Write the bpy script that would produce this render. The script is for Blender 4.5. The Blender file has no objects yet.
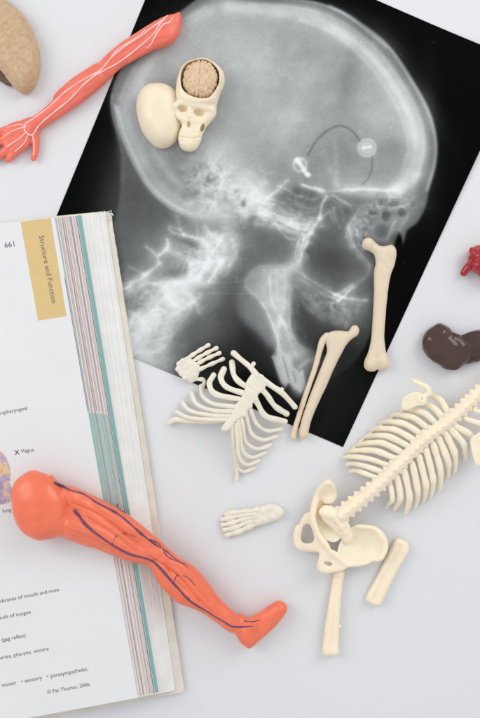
import bpy, math, random
import numpy as np
from mathutils import Vector
from mathutils.bvhtree import BVHTree

random.seed(7)
rng = np.random.default_rng(11)
S = 0.0006            # metres per authoring unit
CX, CY = 240.0, 359.0
CAMH = 1000.0         # camera height in authoring units
scene = bpy.context.scene
COL = scene.collection

# ------------------------------------------------------------------ basics
def P(x, y, z):
    """authoring units (x right, y towards the viewer, z up) -> metres"""
    return ((x - CX) * S, (CY - y) * S, z * S)

def lin(c):
    out = []
    for v in c:
        v = v / 255.0
        out.append(v / 12.92 if v <= 0.04045 else ((v + 0.055) / 1.055) ** 2.4)
    return tuple(out) + (1.0,)

def tag(o, label=None, cat=None, group=None, kind=None):
    if label: o['label'] = label
    if cat: o['category'] = cat
    if group: o['group'] = group
    if kind: o['kind'] = kind
    return o

def thing(name, x, y, label, cat, z=0.0):
    o = bpy.data.objects.new(name, None)
    o.empty_display_size = 0.01
    COL.objects.link(o)
    o.location = P(x, y, z)
    return tag(o, label, cat)

def make_obj(name, V, F, mat, parent=None, href=0.0, origin=None, smooth=True, flip=False, pre=False):
    """V: (n,3) authoring coords; F: (m,k) array or list of faces"""
    V = np.asarray(V, dtype=np.float64)
    if pre:
        W = V.copy()
    else:
        k = 1.0 - href / CAMH
        W = np.empty_like(V)
        W[:, 0] = (V[:, 0] - CX) * S * k
        W[:, 1] = (CY - V[:, 1]) * S * k
        W[:, 2] = V[:, 2] * S
    if parent is not None:
        org = np.array(parent.matrix_basis.translation if parent.parent is None else (0, 0, 0))
        if parent.type == 'MESH':
            org = np.array(parent.get('_org', (0, 0, 0)))
    elif origin is not None:
        org = np.array(origin)
    else:
        org = np.array([(W[:, 0].min() + W[:, 0].max()) / 2, (W[:, 1].min() + W[:, 1].max()) / 2, W[:, 2].min()])
    W = W - org
    me = bpy.data.meshes.new(name)
    if isinstance(F, np.ndarray):
        n, kf = F.shape
        if not flip:
            F = F[:, ::-1]
        me.vertices.add(len(W)); me.vertices.foreach_set('co', W.astype(np.float32).ravel())
        me.loops.add(n * kf); me.loops.foreach_set('vertex_index', np.ascontiguousarray(F).astype(np.int32).ravel())
        me.polygons.add(n)
        me.polygons.foreach_set('loop_start', np.arange(0, n * kf, kf, dtype=np.int32))
        me.polygons.foreach_set('loop_total', np.full(n, kf, dtype=np.int32))
        me.update(calc_edges=True)
    else:
        me.from_pydata(W.tolist(), [], [list(f) if flip else list(reversed(f)) for f in F])
    me.validate()
    if smooth:
        me.polygons.foreach_set('use_smooth', [True] * len(me.polygons))
    me.materials.append(mat)
    o = bpy.data.objects.new(name, me)
    COL.objects.link(o)
    if parent is None:
        o.location = org
    else:
        o.parent = parent
    o['_org'] = [float(v) for v in org]
    return o

# ------------------------------------------------------------------ materials
def new_mat(name, col, rough=0.5, var=0.06, vscale=300.0, bump=0.0, bscale=800.0, sss=0.0, coat=0.0,
            spec=0.5, col2=None, sub=(1.0, 0.5, 0.25), sscale=0.0012, bdist=0.0003):
    m = bpy.data.materials.new(name); m.use_nodes = True
    nt = m.node_tree; N = nt.nodes; L = nt.links
    b = N['Principled BSDF']
    b.inputs['Roughness'].default_value = rough
    b.inputs['Specular IOR Level'].default_value = spec
    if coat: 
        b.inputs['Coat Weight'].default_value = coat; b.inputs['Coat Roughness'].default_value = 0.12
    if sss:
        b.inputs['Subsurface Weight'].default_value = sss
        b.inputs['Subsurface Radius'].default_value = sub
        b.inputs['Subsurface Scale'].default_value = sscale
    tc = N.new('ShaderNodeTexCoord')
    n1 = N.new('ShaderNodeTexNoise'); n1.inputs['Scale'].default_value = vscale; n1.inputs['Detail'].default_value = 5
    L.new(tc.outputs['Object'], n1.inputs['Vector'])
    rp = N.new('ShaderNodeValToRGB')
    c = lin(col)
    c2 = lin(col2) if col2 else tuple(min(1, v * (1 + var)) for v in c[:3]) + (1,)
    c1 = tuple(v * (1 - var) for v in c[:3]) + (1,)
    if col2: c1 = c
    rp.color_ramp.elements[0].position = 0.35; rp.color_ramp.elements[0].color = c1
    rp.color_ramp.elements[1].position = 0.65; rp.color_ramp.elements[1].color = c2
    L.new(n1.outputs['Fac'], rp.inputs['Fac']); L.new(rp.outputs['Color'], b.inputs['Base Color'])
    if bump:
        n2 = N.new('ShaderNodeTexNoise'); n2.inputs['Scale'].default_value = bscale; n2.inputs['Detail'].default_value = 4
        L.new(tc.outputs['Object'], n2.inputs['Vector'])
        bp = N.new('ShaderNodeBump'); bp.inputs['Strength'].default_value = bump; bp.inputs['Distance'].default_value = bdist
        L.new(n2.outputs['Fac'], bp.inputs['Height']); L.new(bp.outputs['Normal'], b.inputs['Normal'])
    return m

M_table = new_mat('table_white', (220, 221, 223), rough=0.6, var=0.012, vscale=6, bump=0.04, bscale=900)
M_paper = new_mat('page_paper', (224, 225, 225), rough=0.75, var=0.01, vscale=40, bump=0.05, bscale=1500)
M_pagepink = new_mat('page_paper_edge', (218, 210, 206), rough=0.8, var=0.02, vscale=80)
M_block = new_mat('page_block_paper', (236, 235, 232), rough=0.85, var=0.03, vscale=120)
M_cover = new_mat('cover_board', (218, 211, 197), rough=0.75, var=0.06, vscale=90, bump=0.3, bscale=500)
M_fray = new_mat('frayed_paper', (228, 226, 218), rough=0.9, var=0.05, vscale=400, bump=0.4)
M_yellow = new_mat('yellow_ink', (214, 186, 128), rough=0.7, var=0.02, vscale=200)
M_teal = new_mat('teal_ink', (148, 190, 184), rough=0.7, var=0.03, vscale=200)
M_teal2 = new_mat('teal_ink_deep', (124, 170, 166), rough=0.7, var=0.03, vscale=200)
M_brown = new_mat('brown_line_ink', (158, 128, 128), rough=0.8, var=0.05)
M_blue = new_mat('blue_line_ink', (70, 84, 120), rough=0.8, var=0.05)
M_ink = new_mat('text_ink', (88, 88, 92), rough=0.8, var=0.03)
M_bone = new_mat('bone_plastic_cream', (240, 226, 200), rough=0.42, var=0.025, vscale=120, bump=0.08, bscale=500, sss=0.35,
                 sub=(1.0, 0.62, 0.32), sscale=0.0016)
M_bone2 = new_mat('bone_plastic_warm', (246, 230, 206), rough=0.45, var=0.03, vscale=150, bump=0.1, bscale=500, sss=0.55,
                  sub=(1.0, 0.5, 0.2), sscale=0.0042)
M_bone3 = new_mat('bone_plastic_pale', (232, 225, 209), rough=0.45, var=0.02, vscale=150, bump=0.08, bscale=500, sss=0.4,
                  sub=(1.0, 0.7, 0.4), sscale=0.0016)
M_tan = new_mat('bone_plastic_matte', (224, 207, 182), rough=0.5, var=0.02, vscale=150, bump=0.06, bscale=600, sss=0.15)
M_arm = new_mat('arm_red_plastic', (234, 116, 96), rough=0.4, var=0.05, vscale=160, bump=0.15, bscale=450, sss=0.2, sub=(1, .3, .15))
M_leg = new_mat('leg_red_plastic', (238, 118, 84), rough=0.3, var=0.05, vscale=130, bump=0.05, bscale=400, sss=0.2, sub=(1, .3, .12))
M_nerve = new_mat('nerve_paint', (246, 192, 186), rough=0.45, var=0.05, vscale=900)
M_vein = new_mat('vein_paint', (78, 50, 92), rough=0.4, var=0.12, vscale=500, col2=(122, 66, 88))
M_brain = new_mat('brain_plastic', (222, 194, 160), rough=0.6, var=0.05, vscale=300)
M_organ = new_mat('speckled_organ', (186, 154, 118), rough=0.42, vscale=420, col2=(202, 172, 136), bump=0.12, bscale=900)
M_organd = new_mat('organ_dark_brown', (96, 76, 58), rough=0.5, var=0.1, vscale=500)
M_liver = new_mat('liver_brown', (72, 52, 45), rough=0.12, var=0.1, vscale=160, spec=.4, coat=0.1, bump=0.05, bscale=300)
M_liver2 = new_mat('liver_brown_dark', (66, 48, 42), rough=0.16, var=0.1, vscale=160, spec=.4, coat=0.1)
M_red = new_mat('heart_red', (166, 16, 24), rough=0.25, var=0.08, vscale=300, coat=0.4, bump=0.1, bscale=400)

# ------------------------------------------------------------------ curves
def cr(pts, step=1.2):
    """Catmull-Rom through rows of pts (any dimension)"""
    A = np.asarray(pts, float)
    if len(A) == 2:
        n = max(2, int(np.linalg.norm(A[1, :2] - A[0, :2]) / step))
        return A[0] + (A[1] - A[0]) * np.linspace(0, 1, n + 1)[:, None]
    E = np.vstack([2 * A[0] - A[1], A, 2 * A[-1] - A[-2]])
    out = []
    for i in range(1, len(E) - 2):
        p0, p1, p2, p3 = E[i - 1], E[i], E[i + 1], E[i + 2]
        n = max(2, int(np.linalg.norm((p2 - p1)[:3]) / step))
        for t in np.arange(n) / n:
            out.append(0.5 * ((2 * p1) + (-p0 + p2) * t + (2 * p0 - 5 * p1 + 4 * p2 - p3) * t * t + (-p0 + 3 * p1 - 3 * p2 + p3) * t ** 3))
    out.append(A[-1])
    return np.array(out)

def closed_cr(poly, step=2.0):
    A = np.asarray(poly, float)
    n = len(A); out = []
    for i in range(n):
        p0, p1, p2, p3 = A[i - 1], A[i], A[(i + 1) % n], A[(i + 2) % n]
        m = max(1, int(np.linalg.norm(p2 - p1) / step))
        for t in np.arange(m) / m:
            out.append(0.5 * ((2 * p1) + (-p0 + p2) * t + (2 * p0 - 5 * p1 + 4 * p2 - p3) * t * t + (-p0 + 3 * p1 - 3 * p2 + p3) * t ** 3))
    return np.array(out)

def sweep(pts, flat=1.0, nr=14, step=1.0, wob=0.02, cap=True):
    """pts rows x,y,z,r -> closed tube with round ends"""
    A = cr(pts, step)
    n = len(A)
    T = np.gradient(A[:, :3], axis=0); T /= np.linalg.norm(T, axis=1)[:, None] + 1e-9
    up = np.array([0, 0, 1.0])
    side = np.cross(T, up)
    ln = np.linalg.norm(side, axis=1)
    side[ln < .05] = [1, 0, 0]
    side /= np.linalg.norm(side, axis=1)[:, None]
    U = np.cross(side, T)
    rr = A[:, 3] * (1 + wob * np.sin(np.arange(n) * 0.45 + rng.uniform(0, 6)) * rng.uniform(.4, 1)
                    + wob * .7 * np.sin(np.arange(n) * 0.17 + rng.uniform(0, 6)))
    rings = []
    def ring(c, s, u, r):
        a = np.arange(nr) * 2 * math.pi / nr
        return c + s * (np.cos(a) * r)[:, None] + u * (np.sin(a) * r * flat)[:, None]
    for q in (0.15, 0.55, 0.85):
        if cap:
            rings.append(ring(A[0, :3] - T[0] * rr[0] * math.sqrt(1 - q * q) * .95, side[0], U[0], rr[0] * q))
    for i in range(n):
        rings.append(ring(A[i, :3], side[i], U[i], rr[i]))
    for q in (0.85, 0.55, 0.15):
        if cap:
            rings.append(ring(A[-1, :3] + T[-1] * rr[-1] * math.sqrt(1 - q * q) * .95, side[-1], U[-1], rr[-1] * q))
    m = len(rings)
    V = np.vstack(rings)
    F = []
    for i in range(m - 1):
        for j in range(nr):
            F.append((i * nr + j, i * nr + (j + 1) % nr, (i + 1) * nr + (j + 1) % nr, (i + 1) * nr + j))
    F.append(tuple(range(nr))[::-1]); F.append(tuple((m - 1) * nr + j for j in range(nr)))
    return V, F

def tube(name, pts, mat, parent=None, href=0, flat=1.0, wob=0.025, nr=14):
    V, F = sweep(pts, flat, nr=nr, wob=wob)
    return make_obj(name, V, F, mat, parent, href)

# ------------------------------------------------------------------ 2D polygon distance
def poly_sd(poly, X, Y):
    poly = np.asarray(poly, float)
    d = np.full(X.shape, 1e9); inside = np.zeros(X.shape, bool)
    n = len(poly)
    for i in range(n):
        ax, ay = poly[i]; bx, by = poly[(i + 1) % n]
        ex, ey = bx - ax, by - ay
        t = np.clip(((X - ax) * ex + (Y - ay) * ey) / (ex * ex + ey * ey + 1e-9), 0, 1)
        d = np.minimum(d, (X - ax - t * ex) ** 2 + (Y - ay - t * ey) ** 2)
        if ay != by:
            c = ((ay > Y) != (by > Y)) & (X < (bx - ax) * (Y - ay) / (by - ay) + ax)
            inside ^= c
    d = np.sqrt(d)
    return np.where(inside, -d, d)

def line_d(pts, X, Y):
    pts = np.asarray(pts, float)[:, :2]
    d = np.full(X.shape, 1e9)
    for i in range(len(pts) - 1):
        ax, ay = pts[i]; bx, by = pts[i + 1]
        ex, ey = bx - ax, by - ay
        t = np.clip(((X - ax) * ex + (Y - ay) * ey) / (ex * ex + ey * ey + 1e-9), 0, 1)
        d = np.minimum(d, (X - ax - t * ex) ** 2 + (Y - ay - t * ey) ** 2)
    return np.sqrt(d)

# ------------------------------------------------------------------ implicit solid modelling
class Vol:
    def __init__(s, x0, x1, y0, y1, z0, z1, vox=0.7):
        s.v = vox; s.lo = np.array([x0, y0, z0], float)
        s.x = np.arange(x0, x1 + vox, vox); s.y = np.arange(y0, y1 + vox, vox); s.z = np.arange(z0, z1 + vox, vox)
        s.f = np.full((len(s.x), len(s.y), len(s.z)), 30.0, np.float32)
        s.X2, s.Y2 = np.meshgrid(s.x, s.y, indexing='ij')
    def _box(s, lo, hi, pad):
        sl = []
        for a, l, h in zip((s.x, s.y, s.z), lo, hi):
            i0 = max(0, int((l - pad - a[0]) / s.v)); i1 = min(len(a), int((h + pad - a[0]) / s.v) + 2)
            if i1 <= i0: return None
            sl.append(slice(i0, i1))
        return tuple(sl)
    @staticmethod
    def smin(a, b, k):
        if k <= 0: return np.minimum(a, b)
        h = np.maximum(k - np.abs(a - b), 0) / k
        return np.minimum(a, b) - h * h * k * 0.25
    def cone(s, a, b, ra, rb, k=2.0, flat=1.0, cut=False):
        a = np.array(a, float); b = np.array(b, float); R = max(ra, rb)
        sl = s._box(np.minimum(a, b) - R, np.maximum(a, b) + R, k + 3)
        if sl is None: return
        X = s.x[sl[0]][:, None, None]; Y = s.y[sl[1]][None, :, None]; Z = s.z[sl[2]][None, None, :]
        e = b - a; L2 = e @ e + 1e-9
        t = np.clip(((X - a[0]) * e[0] + (Y - a[1]) * e[1] + (Z - a[2]) * e[2]) / L2, 0, 1)
        d = np.sqrt((X - a[0] - t * e[0]) ** 2 + (Y - a[1] - t * e[1]) ** 2 + ((Z - a[2] - t * e[2]) / flat) ** 2) - (ra + (rb - ra) * t)
        cur = s.f[sl]
        s.f[sl] = -s.smin(-cur, d, k) if cut else s.smin(cur, d, k)
    def tube(s, pts, k=2.0, flat=1.0, cut=False, step=3.0):
        A = cr(pts, step)
        for p, q in zip(A[:-1], A[1:]):
            s.cone(p[:3], q[:3], max(p[3], .3), max(q[3], .3), k, flat, cut)
    def ell(s, c, r, ang=0.0, k=2.0, cut=False):
        R = max(r)
        sl = s._box(np.array(c) - R, np.array(c) + R, k + 3)
        if sl is None: return
        X = s.x[sl[0]][:, None, None] - c[0]; Y = s.y[sl[1]][None, :, None] - c[1]; Z = s.z[sl[2]][None, None, :] - c[2]
        ca, sa = math.cos(math.radians(ang)), math.sin(math.radians(ang))
        U = X * ca + Y * sa; W = -X * sa + Y * ca
        q = np.sqrt((U / r[0]) ** 2 + (W / r[1]) ** 2 + (Z / r[2]) ** 2)
        d = (q - 1) * min(r)
        cur = s.f[sl]
        s.f[sl] = -s.smin(-cur, d, k) if cut else s.smin(cur, d, k)
    def inflate(s, poly, R, T, zc, k=2.0, cut=False, smooth=True):
        """pillow: traced outline, half thickness T, edge radius R, around height zc (number or f(X,Y))"""
        if smooth: poly = closed_cr(poly)
        d2 = poly_sd(poly, s.X2, s.Y2)
        q = np.maximum(d2 + R, 0)[:, :, None]
        zz = zc(s.X2, s.Y2) if callable(zc) else np.full(s.X2.shape, float(zc))
        Z = (s.z[None, None, :] - zz[:, :, None]) * (R / T)
        d = (np.sqrt(q * q + Z * Z) - R) * min(1.0, T / R)
        s.f = (-s.smin(-s.f, d, k) if cut else s.smin(s.f, d, k)).astype(np.float32)
    def groove(s, pts, depth, w, zmin=None):
        d = line_d(cr(pts, 2.0), s.X2, s.Y2)
        g = depth * np.exp(-(d / w) ** 2)
        if zmin is None: s.f += g[:, :, None].astype(np.float32)
        else: s.f += (g[:, :, None] * (s.z[None, None, :] > zmin)).astype(np.float32)
    def noise(s, amp, wl, seed=0):
        r = np.random.default_rng(seed)
        for _ in range(7):
            kx, ky, kz = r.normal(0, 1, 3) * 2 * math.pi / wl
            ph = r.uniform(0, 6)
            s.f += (amp / 2.6 * np.sin(kx * s.x[:, None, None] + ky * s.y[None, :, None] + kz * s.z[None, None, :] + ph)).astype(np.float32)
    def blur(s, n=1):
        for _ in range(n):
            for ax in range(3):
                g = s.f
                a = np.roll(g, 1, ax); b = np.roll(g, -1, ax)
                g2 = (a + 2 * g + b) * 0.25
                s.f = g2
    def floor(s, z):
        s.f = np.maximum(s.f, (z - s.z)[None, None, :].astype(np.float32))
    def mesh(s, blur=1):
        s.f = np.clip(s.f, -6, 6)
        s.blur(blur)
        f = s.f
        f[0], f[-1] = 6, 6; f[:, 0] = 6; f[:, -1] = 6; f[:, :, 0] = 6; f[:, :, -1] = 6
        sg = f < 0
        cnt = np.zeros(tuple(n - 1 for n in f.shape), np.int8)
        offs = [(i, j, k) for i in (0, 1) for j in (0, 1) for k in (0, 1)]
        nx, ny, nz = cnt.shape
        for i, j, k in offs:
            cnt += sg[i:i + nx, j:j + ny, k:k + nz]
        act = (cnt > 0) & (cnt < 8)
        idx = np.argwhere(act)
        vid = np.full(cnt.shape, -1, np.int32); vid[act] = np.arange(len(idx))
        c = {o: f[idx[:, 0] + o[0], idx[:, 1] + o[1], idx[:, 2] + o[2]] for o in offs}
        acc = np.zeros((len(idx), 3)); n = np.zeros(len(idx))
        for o in offs:
            for ax in range(3):
                if o[ax] == 0:
                    p = list(o); p[ax] = 1; p = tuple(p)
                    a, b = c[o], c[p]
                    m = (a < 0) != (b < 0)
                    t = np.where(m, a / np.where(a == b, 1, a - b), 0)
                    q = np.zeros((len(idx), 3)); q[:] = o; q[:, ax] = t
                    acc += q * m[:, None]; n += m
        V = s.lo + (idx + acc / n[:, None]) * s.v
        Fs = []
        for ax in range(3):
            o1, o2 = [(1, 2), (2, 0), (0, 1)][ax]
            a = sg; b = np.roll(sg, -1, ax)
            m = a != b
            sl = [slice(None)] * 3; sl[ax] = slice(0, -1); mm = np.zeros_like(m); mm[tuple(sl)] = m[tuple(sl)]
            E = np.argwhere(mm)
            E = E[(E[:, o1] > 0) & (E[:, o2] > 0) & (E[:, o1] < f.shape[o1] - 1) & (E[:, o2] < f.shape[o2] - 1)]
            def cell(d1, d2):
                Q = E.copy(); Q[:, o1] -= d1; Q[:, o2] -= d2
                return vid[Q[:, 0], Q[:, 1], Q[:, 2]]
            q = np.stack([cell(1, 1), cell(0, 1), cell(0, 0), cell(1, 0)], 1)
            inside = sg[E[:, 0], E[:, 1], E[:, 2]]
            q[~inside] = q[~inside][:, ::-1]
            Fs.append(q)
        F = np.vstack(Fs)
        F = F[(F >= 0).all(1)]
        return V, F

def drape(V, F, pts, r, lift=0.0, step=1.2):
    bvh = BVHTree.FromPolygons([tuple(v) for v in V], [tuple(int(i) for i in f) for f in F])
    A = cr(np.array(pts, float), step)
    out = []; last = None
    for p in A:
        h = bvh.ray_cast(Vector((p[0], p[1], 200)), Vector((0, 0, -1)))
        z = h[0].z if h[0] is not None else (last if last is not None else 4.0)
        last = z
        out.append([p[0], p[1], z + lift, r if len(p) < 3 else p[2]])
    out = np.array(out)
    for _ in range(3):
        out[1:-1, 2] = (out[:-2, 2] + 2 * out[1:-1, 2] + out[2:, 2]) / 4
    return out[::2] if len(out) > 6 else out

# ================================================================== TABLE
n = 40
xs = np.linspace(-1400, 1900, n); ys = np.linspace(-1300, 2000, n)
V = [(x, y, 0) for y in ys for x in xs]
F = [(j * n + i, j * n + i + 1, (j + 1) * n + i + 1, (j + 1) * n + i) for j in range(n - 1) for i in range(n - 1)]
tb = make_obj('table_surface', V, F, M_table)
tag(tb, kind='structure')

# ================================================================== X-RAY FILM
TL, TR, BR, BL = (180.0, -85.1), (520.2, 62.8), (343.0, 447.0), (18.6, 308.6)
NU, NV = 500, 600
u, v = np.meshgrid(np.linspace(0, 1, NU), np.linspace(0, 1, NV), indexing='ij')
X = TL[0] * (1 - u) * (1 - v) + TR[0] * u * (1 - v) + BR[0] * u * v + BL[0] * (1 - u) * v
Y = TL[1] * (1 - u) * (1 - v) + TR[1] * u * (1 - v) + BR[1] * u * v + BL[1] * (1 - u) * v

def fbm(wl, seed, octs=4):
    r = np.random.default_rng(seed); out = np.zeros_like(X); amp = 1.0
    for o in range(octs):
        w = wl / 2 ** o
        gx = ((X + 200) / w); gy = ((Y + 300) / w)
        ix = np.floor(gx).astype(int); iy = np.floor(gy).astype(int)
        fx = gx - ix; fy = gy - iy
        fx = fx * fx * (3 - 2 * fx); fy = fy * fy * (3 - 2 * fy)
        T = r.uniform(-1, 1, (ix.max() + 3, iy.max() + 3))
        out += amp * ((T[ix, iy] * (1 - fx) + T[ix + 1, iy] * fx) * (1 - fy) + (T[ix, iy + 1] * (1 - fx) + T[ix + 1, iy + 1] * fx) * fy)
        amp *= 0.55
    return out

wx = fbm(16, 91, 4) * 1.7; wy = fbm(16, 92, 4) * 1.7      # slight organic warp
Xw, Yw = X + wx * .55, Y + wy * .55
Xs, Ys = X + wx * .12, Y + wy * .12
modn = np.clip(.88 + .4 * fbm(12, 93, 3), .15, 1.35)
def ridged(wl, seed, ang=0.0, st=1.0):
    global X, Y
    X0, Y0 = X, Y
    a = math.radians(ang); U = Xw * math.cos(a) + Yw * math.sin(a); W = -Xw * math.sin(a) + Yw * math.cos(a)
    X, Y = (U + 300) / st, W + 500
    o = fbm(wl, seed, 3); X, Y = X0, Y0
    return .75 * (np.exp(-(o / .24) ** 2) - .42) + .5 * fbm(wl * .6, seed + 100, 3)
val = np.full(X.shape, 6.0)

def sig(d, w): return 1 / (1 + np.exp(np.clip(d / w, -30, 30)))
def region(poly, value, w, op=1.0, warp=True):
    global val
    m = sig(poly_sd(closed_cr(poly, 4), Xs if warp else X, Ys if warp else Y), w) * op
    val = val * (1 - m) + value * m
def blob(cx, cy, rx, ry, amp, ang=0):
    global val
    a = math.radians(ang); U = (X - cx) * math.cos(a) + (Y - cy) * math.sin(a); W = -(X - cx) * math.sin(a) + (Y - cy) * math.cos(a)
    val = val + amp * np.exp(-((U / rx) ** 2 + (W / ry) ** 2))
def stroke(pts, w, amp, warp=True, step=3):
    global val
    A = cr(pts, step)
    g_ = 14 * w + 2 if warp else 4 * w + 2
    x0, x1, y0, y1 = A[:, 0].min() - g_, A[:, 0].max() + g_, A[:, 1].min() - g_, A[:, 1].max() + g_
    m = (X > x0) & (X < x1) & (Y > y0) & (Y < y1)
    if not m.any(): return
    d = line_d(A, (Xs if w > 1.9 else Xw)[m] if warp else X[m], (Ys if w > 1.9 else Yw)[m] if warp else Y[m])
    if not warp:
        val[m] += amp * np.exp(-(d / w) ** 2)
    else:
        val[m] += amp * (modn[m] if w < 2.5 else .5 + .5 * modn[m]) * (.50 * np.exp(-(d / (.9 * w)) ** 2) + .26 * np.exp(-(d / (2.4 * w)) ** 2) + .12 * np.exp(-(d / (6 * w)) ** 2))
def trab(cx, cy, rx, ry, amp, wl, seed, ang=0, rang=0, st=1.0):
    global val
    a = math.radians(ang); U = (X - cx) * math.cos(a) + (Y - cy) * math.sin(a); W = -(X - cx) * math.sin(a) + (Y - cy) * math.cos(a)
    val = val + amp * ridged(wl, seed, rang, st) * np.exp(-((U / rx) ** 2 + (W / ry) ** 2) ** 1.5)

# soft tissue silhouette of head, face and neck
region([(215, -9), (262, -1), (305, 0), (335, 8), (356, 20), (388, 45), (413, 80), (430, 112), (437, 140), (436, 165), (429, 190), (425, 208),
        (416, 224), (407, 230), (403, 243), (399, 232), (394, 246), (384, 262), (378, 285), (375, 318), (368, 340), (352, 364), (330, 380),
        (303, 393), (262, 372), (235, 375), (200, 420), (60, 420), (60, 330), (104, 240), (114, 222), (119, 200), (121, 175), (121, 150), (116, 130), (111, 110),
        (112, 90), (125, 62), (150, 35), (180, 12)], 88, .6, warp=False)
# neck/throat/face darkness
region([(225, 285), (262, 300), (280, 345), (320, 345), (345, 332), (368, 335), (372, 400), (300, 460), (190, 400), (198, 350), (222, 325)], 24, 9, 0.88)
region([(118, 150), (135, 175), (160, 205), (168, 225), (150, 240), (128, 262), (108, 300), (100, 220)], 74, 9, 0.8)
# cranial vault
region([(215, 0), (262, 5), (303, 7), (345, 25), (380, 52), (405, 85), (422, 120), (427, 150), (420, 178), (403, 196), (372, 196), (330, 190),
        (300, 186), (280, 195), (262, 212), (230, 226), (195, 220), (172, 208), (152, 190), (138, 165), (128, 140), (121, 115), (126, 90), (142, 60), (170, 28)], 152, 2.4)
blob(300, 70, 40, 50, -8, 20); blob(180, 40, 40, 30, 10, -30)
blob(428, 140, 9, 60, 26); blob(420, 95, 10, 40, 30, -30); blob(385, 42, 26, 10, 34, 40); blob(330, 10, 40, 8, 20, 15); blob(125, 80, 16, 30, 30, 20)
blob(230, 40, 70, 40, 14, 10); blob(330, 60, 60, 45, 8, 20); blob(348, 85, 10, 34, -18, 12); blob(255, 90, 55, 40, 8); blob(395, 110, 22, 50, 16, -25)
blob(330, 155, 34, 30, -14); blob(230, 110, 40, 30, 4); blob(155, 60, 30, 40, 4, 40); blob(280, 120, 30, 20, 8); blob(290, 180, 30, 14, -14)
val += fbm(38, 5, 4) * 8 * sig(poly_sd(np.array([(150, 10), (330, 0), (440, 120), (420, 200), (200, 220), (120, 120)]), X, Y), 6)
# vault walls
stroke([(230, 6), (262, 9), (300, 14), (335, 28), (370, 55), (394, 86), (411, 117), (416, 145), (411, 170), (397, 190)], 8, 34, False)
stroke([(250, 4), (300, 8), (340, 21), (376, 49), (401, 82), (418, 114), (424, 146), (418, 174)], 2.4, 18, False)
stroke([(300, 20), (333, 34), (364, 60), (388, 92), (403, 122), (408, 148), (402, 172)], 2.2, 12, False)
stroke([(335, 30), (370, 56), (394, 87), (410, 118), (415, 146)], 3.5, 14, False)
stroke([(117, 108), (124, 135), (136, 162), (150, 186), (170, 204), (192, 214), (215, 218)], 2.8, 48, False)
stroke([(119, 100), (128, 132), (141, 160), (156, 183), (176, 201), (200, 209)], 6.5, 22, False)
stroke([(114, 104), (121, 135), (134, 165), (150, 190), (170, 208), (190, 217)], 1.2, 22, False)
stroke([(120, 100), (130, 75), (150, 48), (176, 25), (205, 8)], 2.0, 14, False)
stroke([(138, 96), (144, 74), (160, 50), (182, 28), (210, 12)], 5, 14, False)
stroke([(152, 148), (168, 172), (186, 192)], 2, 18); stroke([(165, 150), (180, 175), (190, 196)], 4, -14)
stroke([(148, 150), (160, 176), (172, 188)], 4, -12); stroke([(112, 120), (120, 160), (122, 180)], 3, 12, False)
stroke([(330, 6), (356, 20), (388, 46), (411, 80), (428, 112), (435, 140), (434, 165), (427, 190)], 2.0, 36, False)
stroke([(262, -2), (305, 1), (334, 9), (354, 21), (386, 47)], 1.6, 26, False)
stroke([(112, 96), (111, 110), (116, 130), (121, 152)], 1.6, 20, False)
blob(352, 60, 8, 40, -8, 20); blob(300, 100, 10, 50, 6, 25); blob(250, 60, 14, 40, 7, -30); blob(320, 30, 30, 10, 8, 15); blob(388, 150, 16, 24, -10)
# mastoid / temporal bone
blob(215, 150, 28, 20, 24, 30); blob(206, 184, 22, 16, -16); blob(190, 195, 10, 8, -16); blob(214, 178, 8, 6, -14); blob(150, 175, 10, 16, -10, -35)
region([(190, 212), (208, 206), (222, 190), (232, 176), (248, 174), (262, 186), (276, 204), (296, 214), (316, 224), (314, 232), (296, 234), (272, 228), (256, 224), (244, 226), (232, 238), (214, 226), (196, 222)], 190, 4, .8)
blob(244, 198, 18, 16, 20); blob(222, 212, 22, 7, 18); blob(276, 218, 22, 7, 18, 22); blob(258, 194, 10, 10, 14)
blob(243.6, 203, 2.6, 4, -80, 20); blob(254, 217, 4, 6, -36, 20); blob(236, 192, 3, 2, -20); blob(226, 200, 4, 3, -26); blob(262, 207, 5, 2, -20, 30)
for q_ in ([(198, 180), (204, 172), (214, 170), (222, 176)], [(200, 196), (208, 188), (218, 188), (224, 180)], [(196, 170), (202, 184), (200, 200)], [(214, 168), (212, 182), (216, 196), (214, 206)],
           [(192, 186), (206, 190), (222, 186)], [(188, 204), (200, 200), (214, 202)], [(226, 172), (236, 168), (252, 174), (262, 184)], [(232, 180), (246, 180), (256, 190)], [(228, 190), (236, 186), (250, 190), (252, 202)]):
    stroke(q_, 2.4, 24)
r2 = random.Random(3)
def filaments(n, cx, cy, sx, sy, amp, w, ln, ang=0, spread=180):
    for _ in range(n):
        amp_ = amp * .55; x = r2.gauss(cx, sx); y = r2.gauss(cy, sy); a = math.radians(ang + r2.uniform(-spread, spread)); l = r2.uniform(.5, 1) * ln
        b = a + r2.uniform(-.8, .8)
        p = [(x, y), (x + math.cos(a) * l * .5, y + math.sin(a) * l * .5), (x + math.cos(a) * l * .5 + math.cos(b) * l * .5, y + math.sin(a) * l * .5 + math.sin(b) * l * .5)]
        stroke(p, w * r2.uniform(.8, 1.6), amp_ * r2.uniform(.4, 1.1) * r2.choice((1, 1, -.8)))
filaments(60, 208, 180, 15, 16, 22, 1.1, 16)
filaments(34, 250, 205, 18, 14, 26, 1.1, 16, 30, 50)
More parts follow.
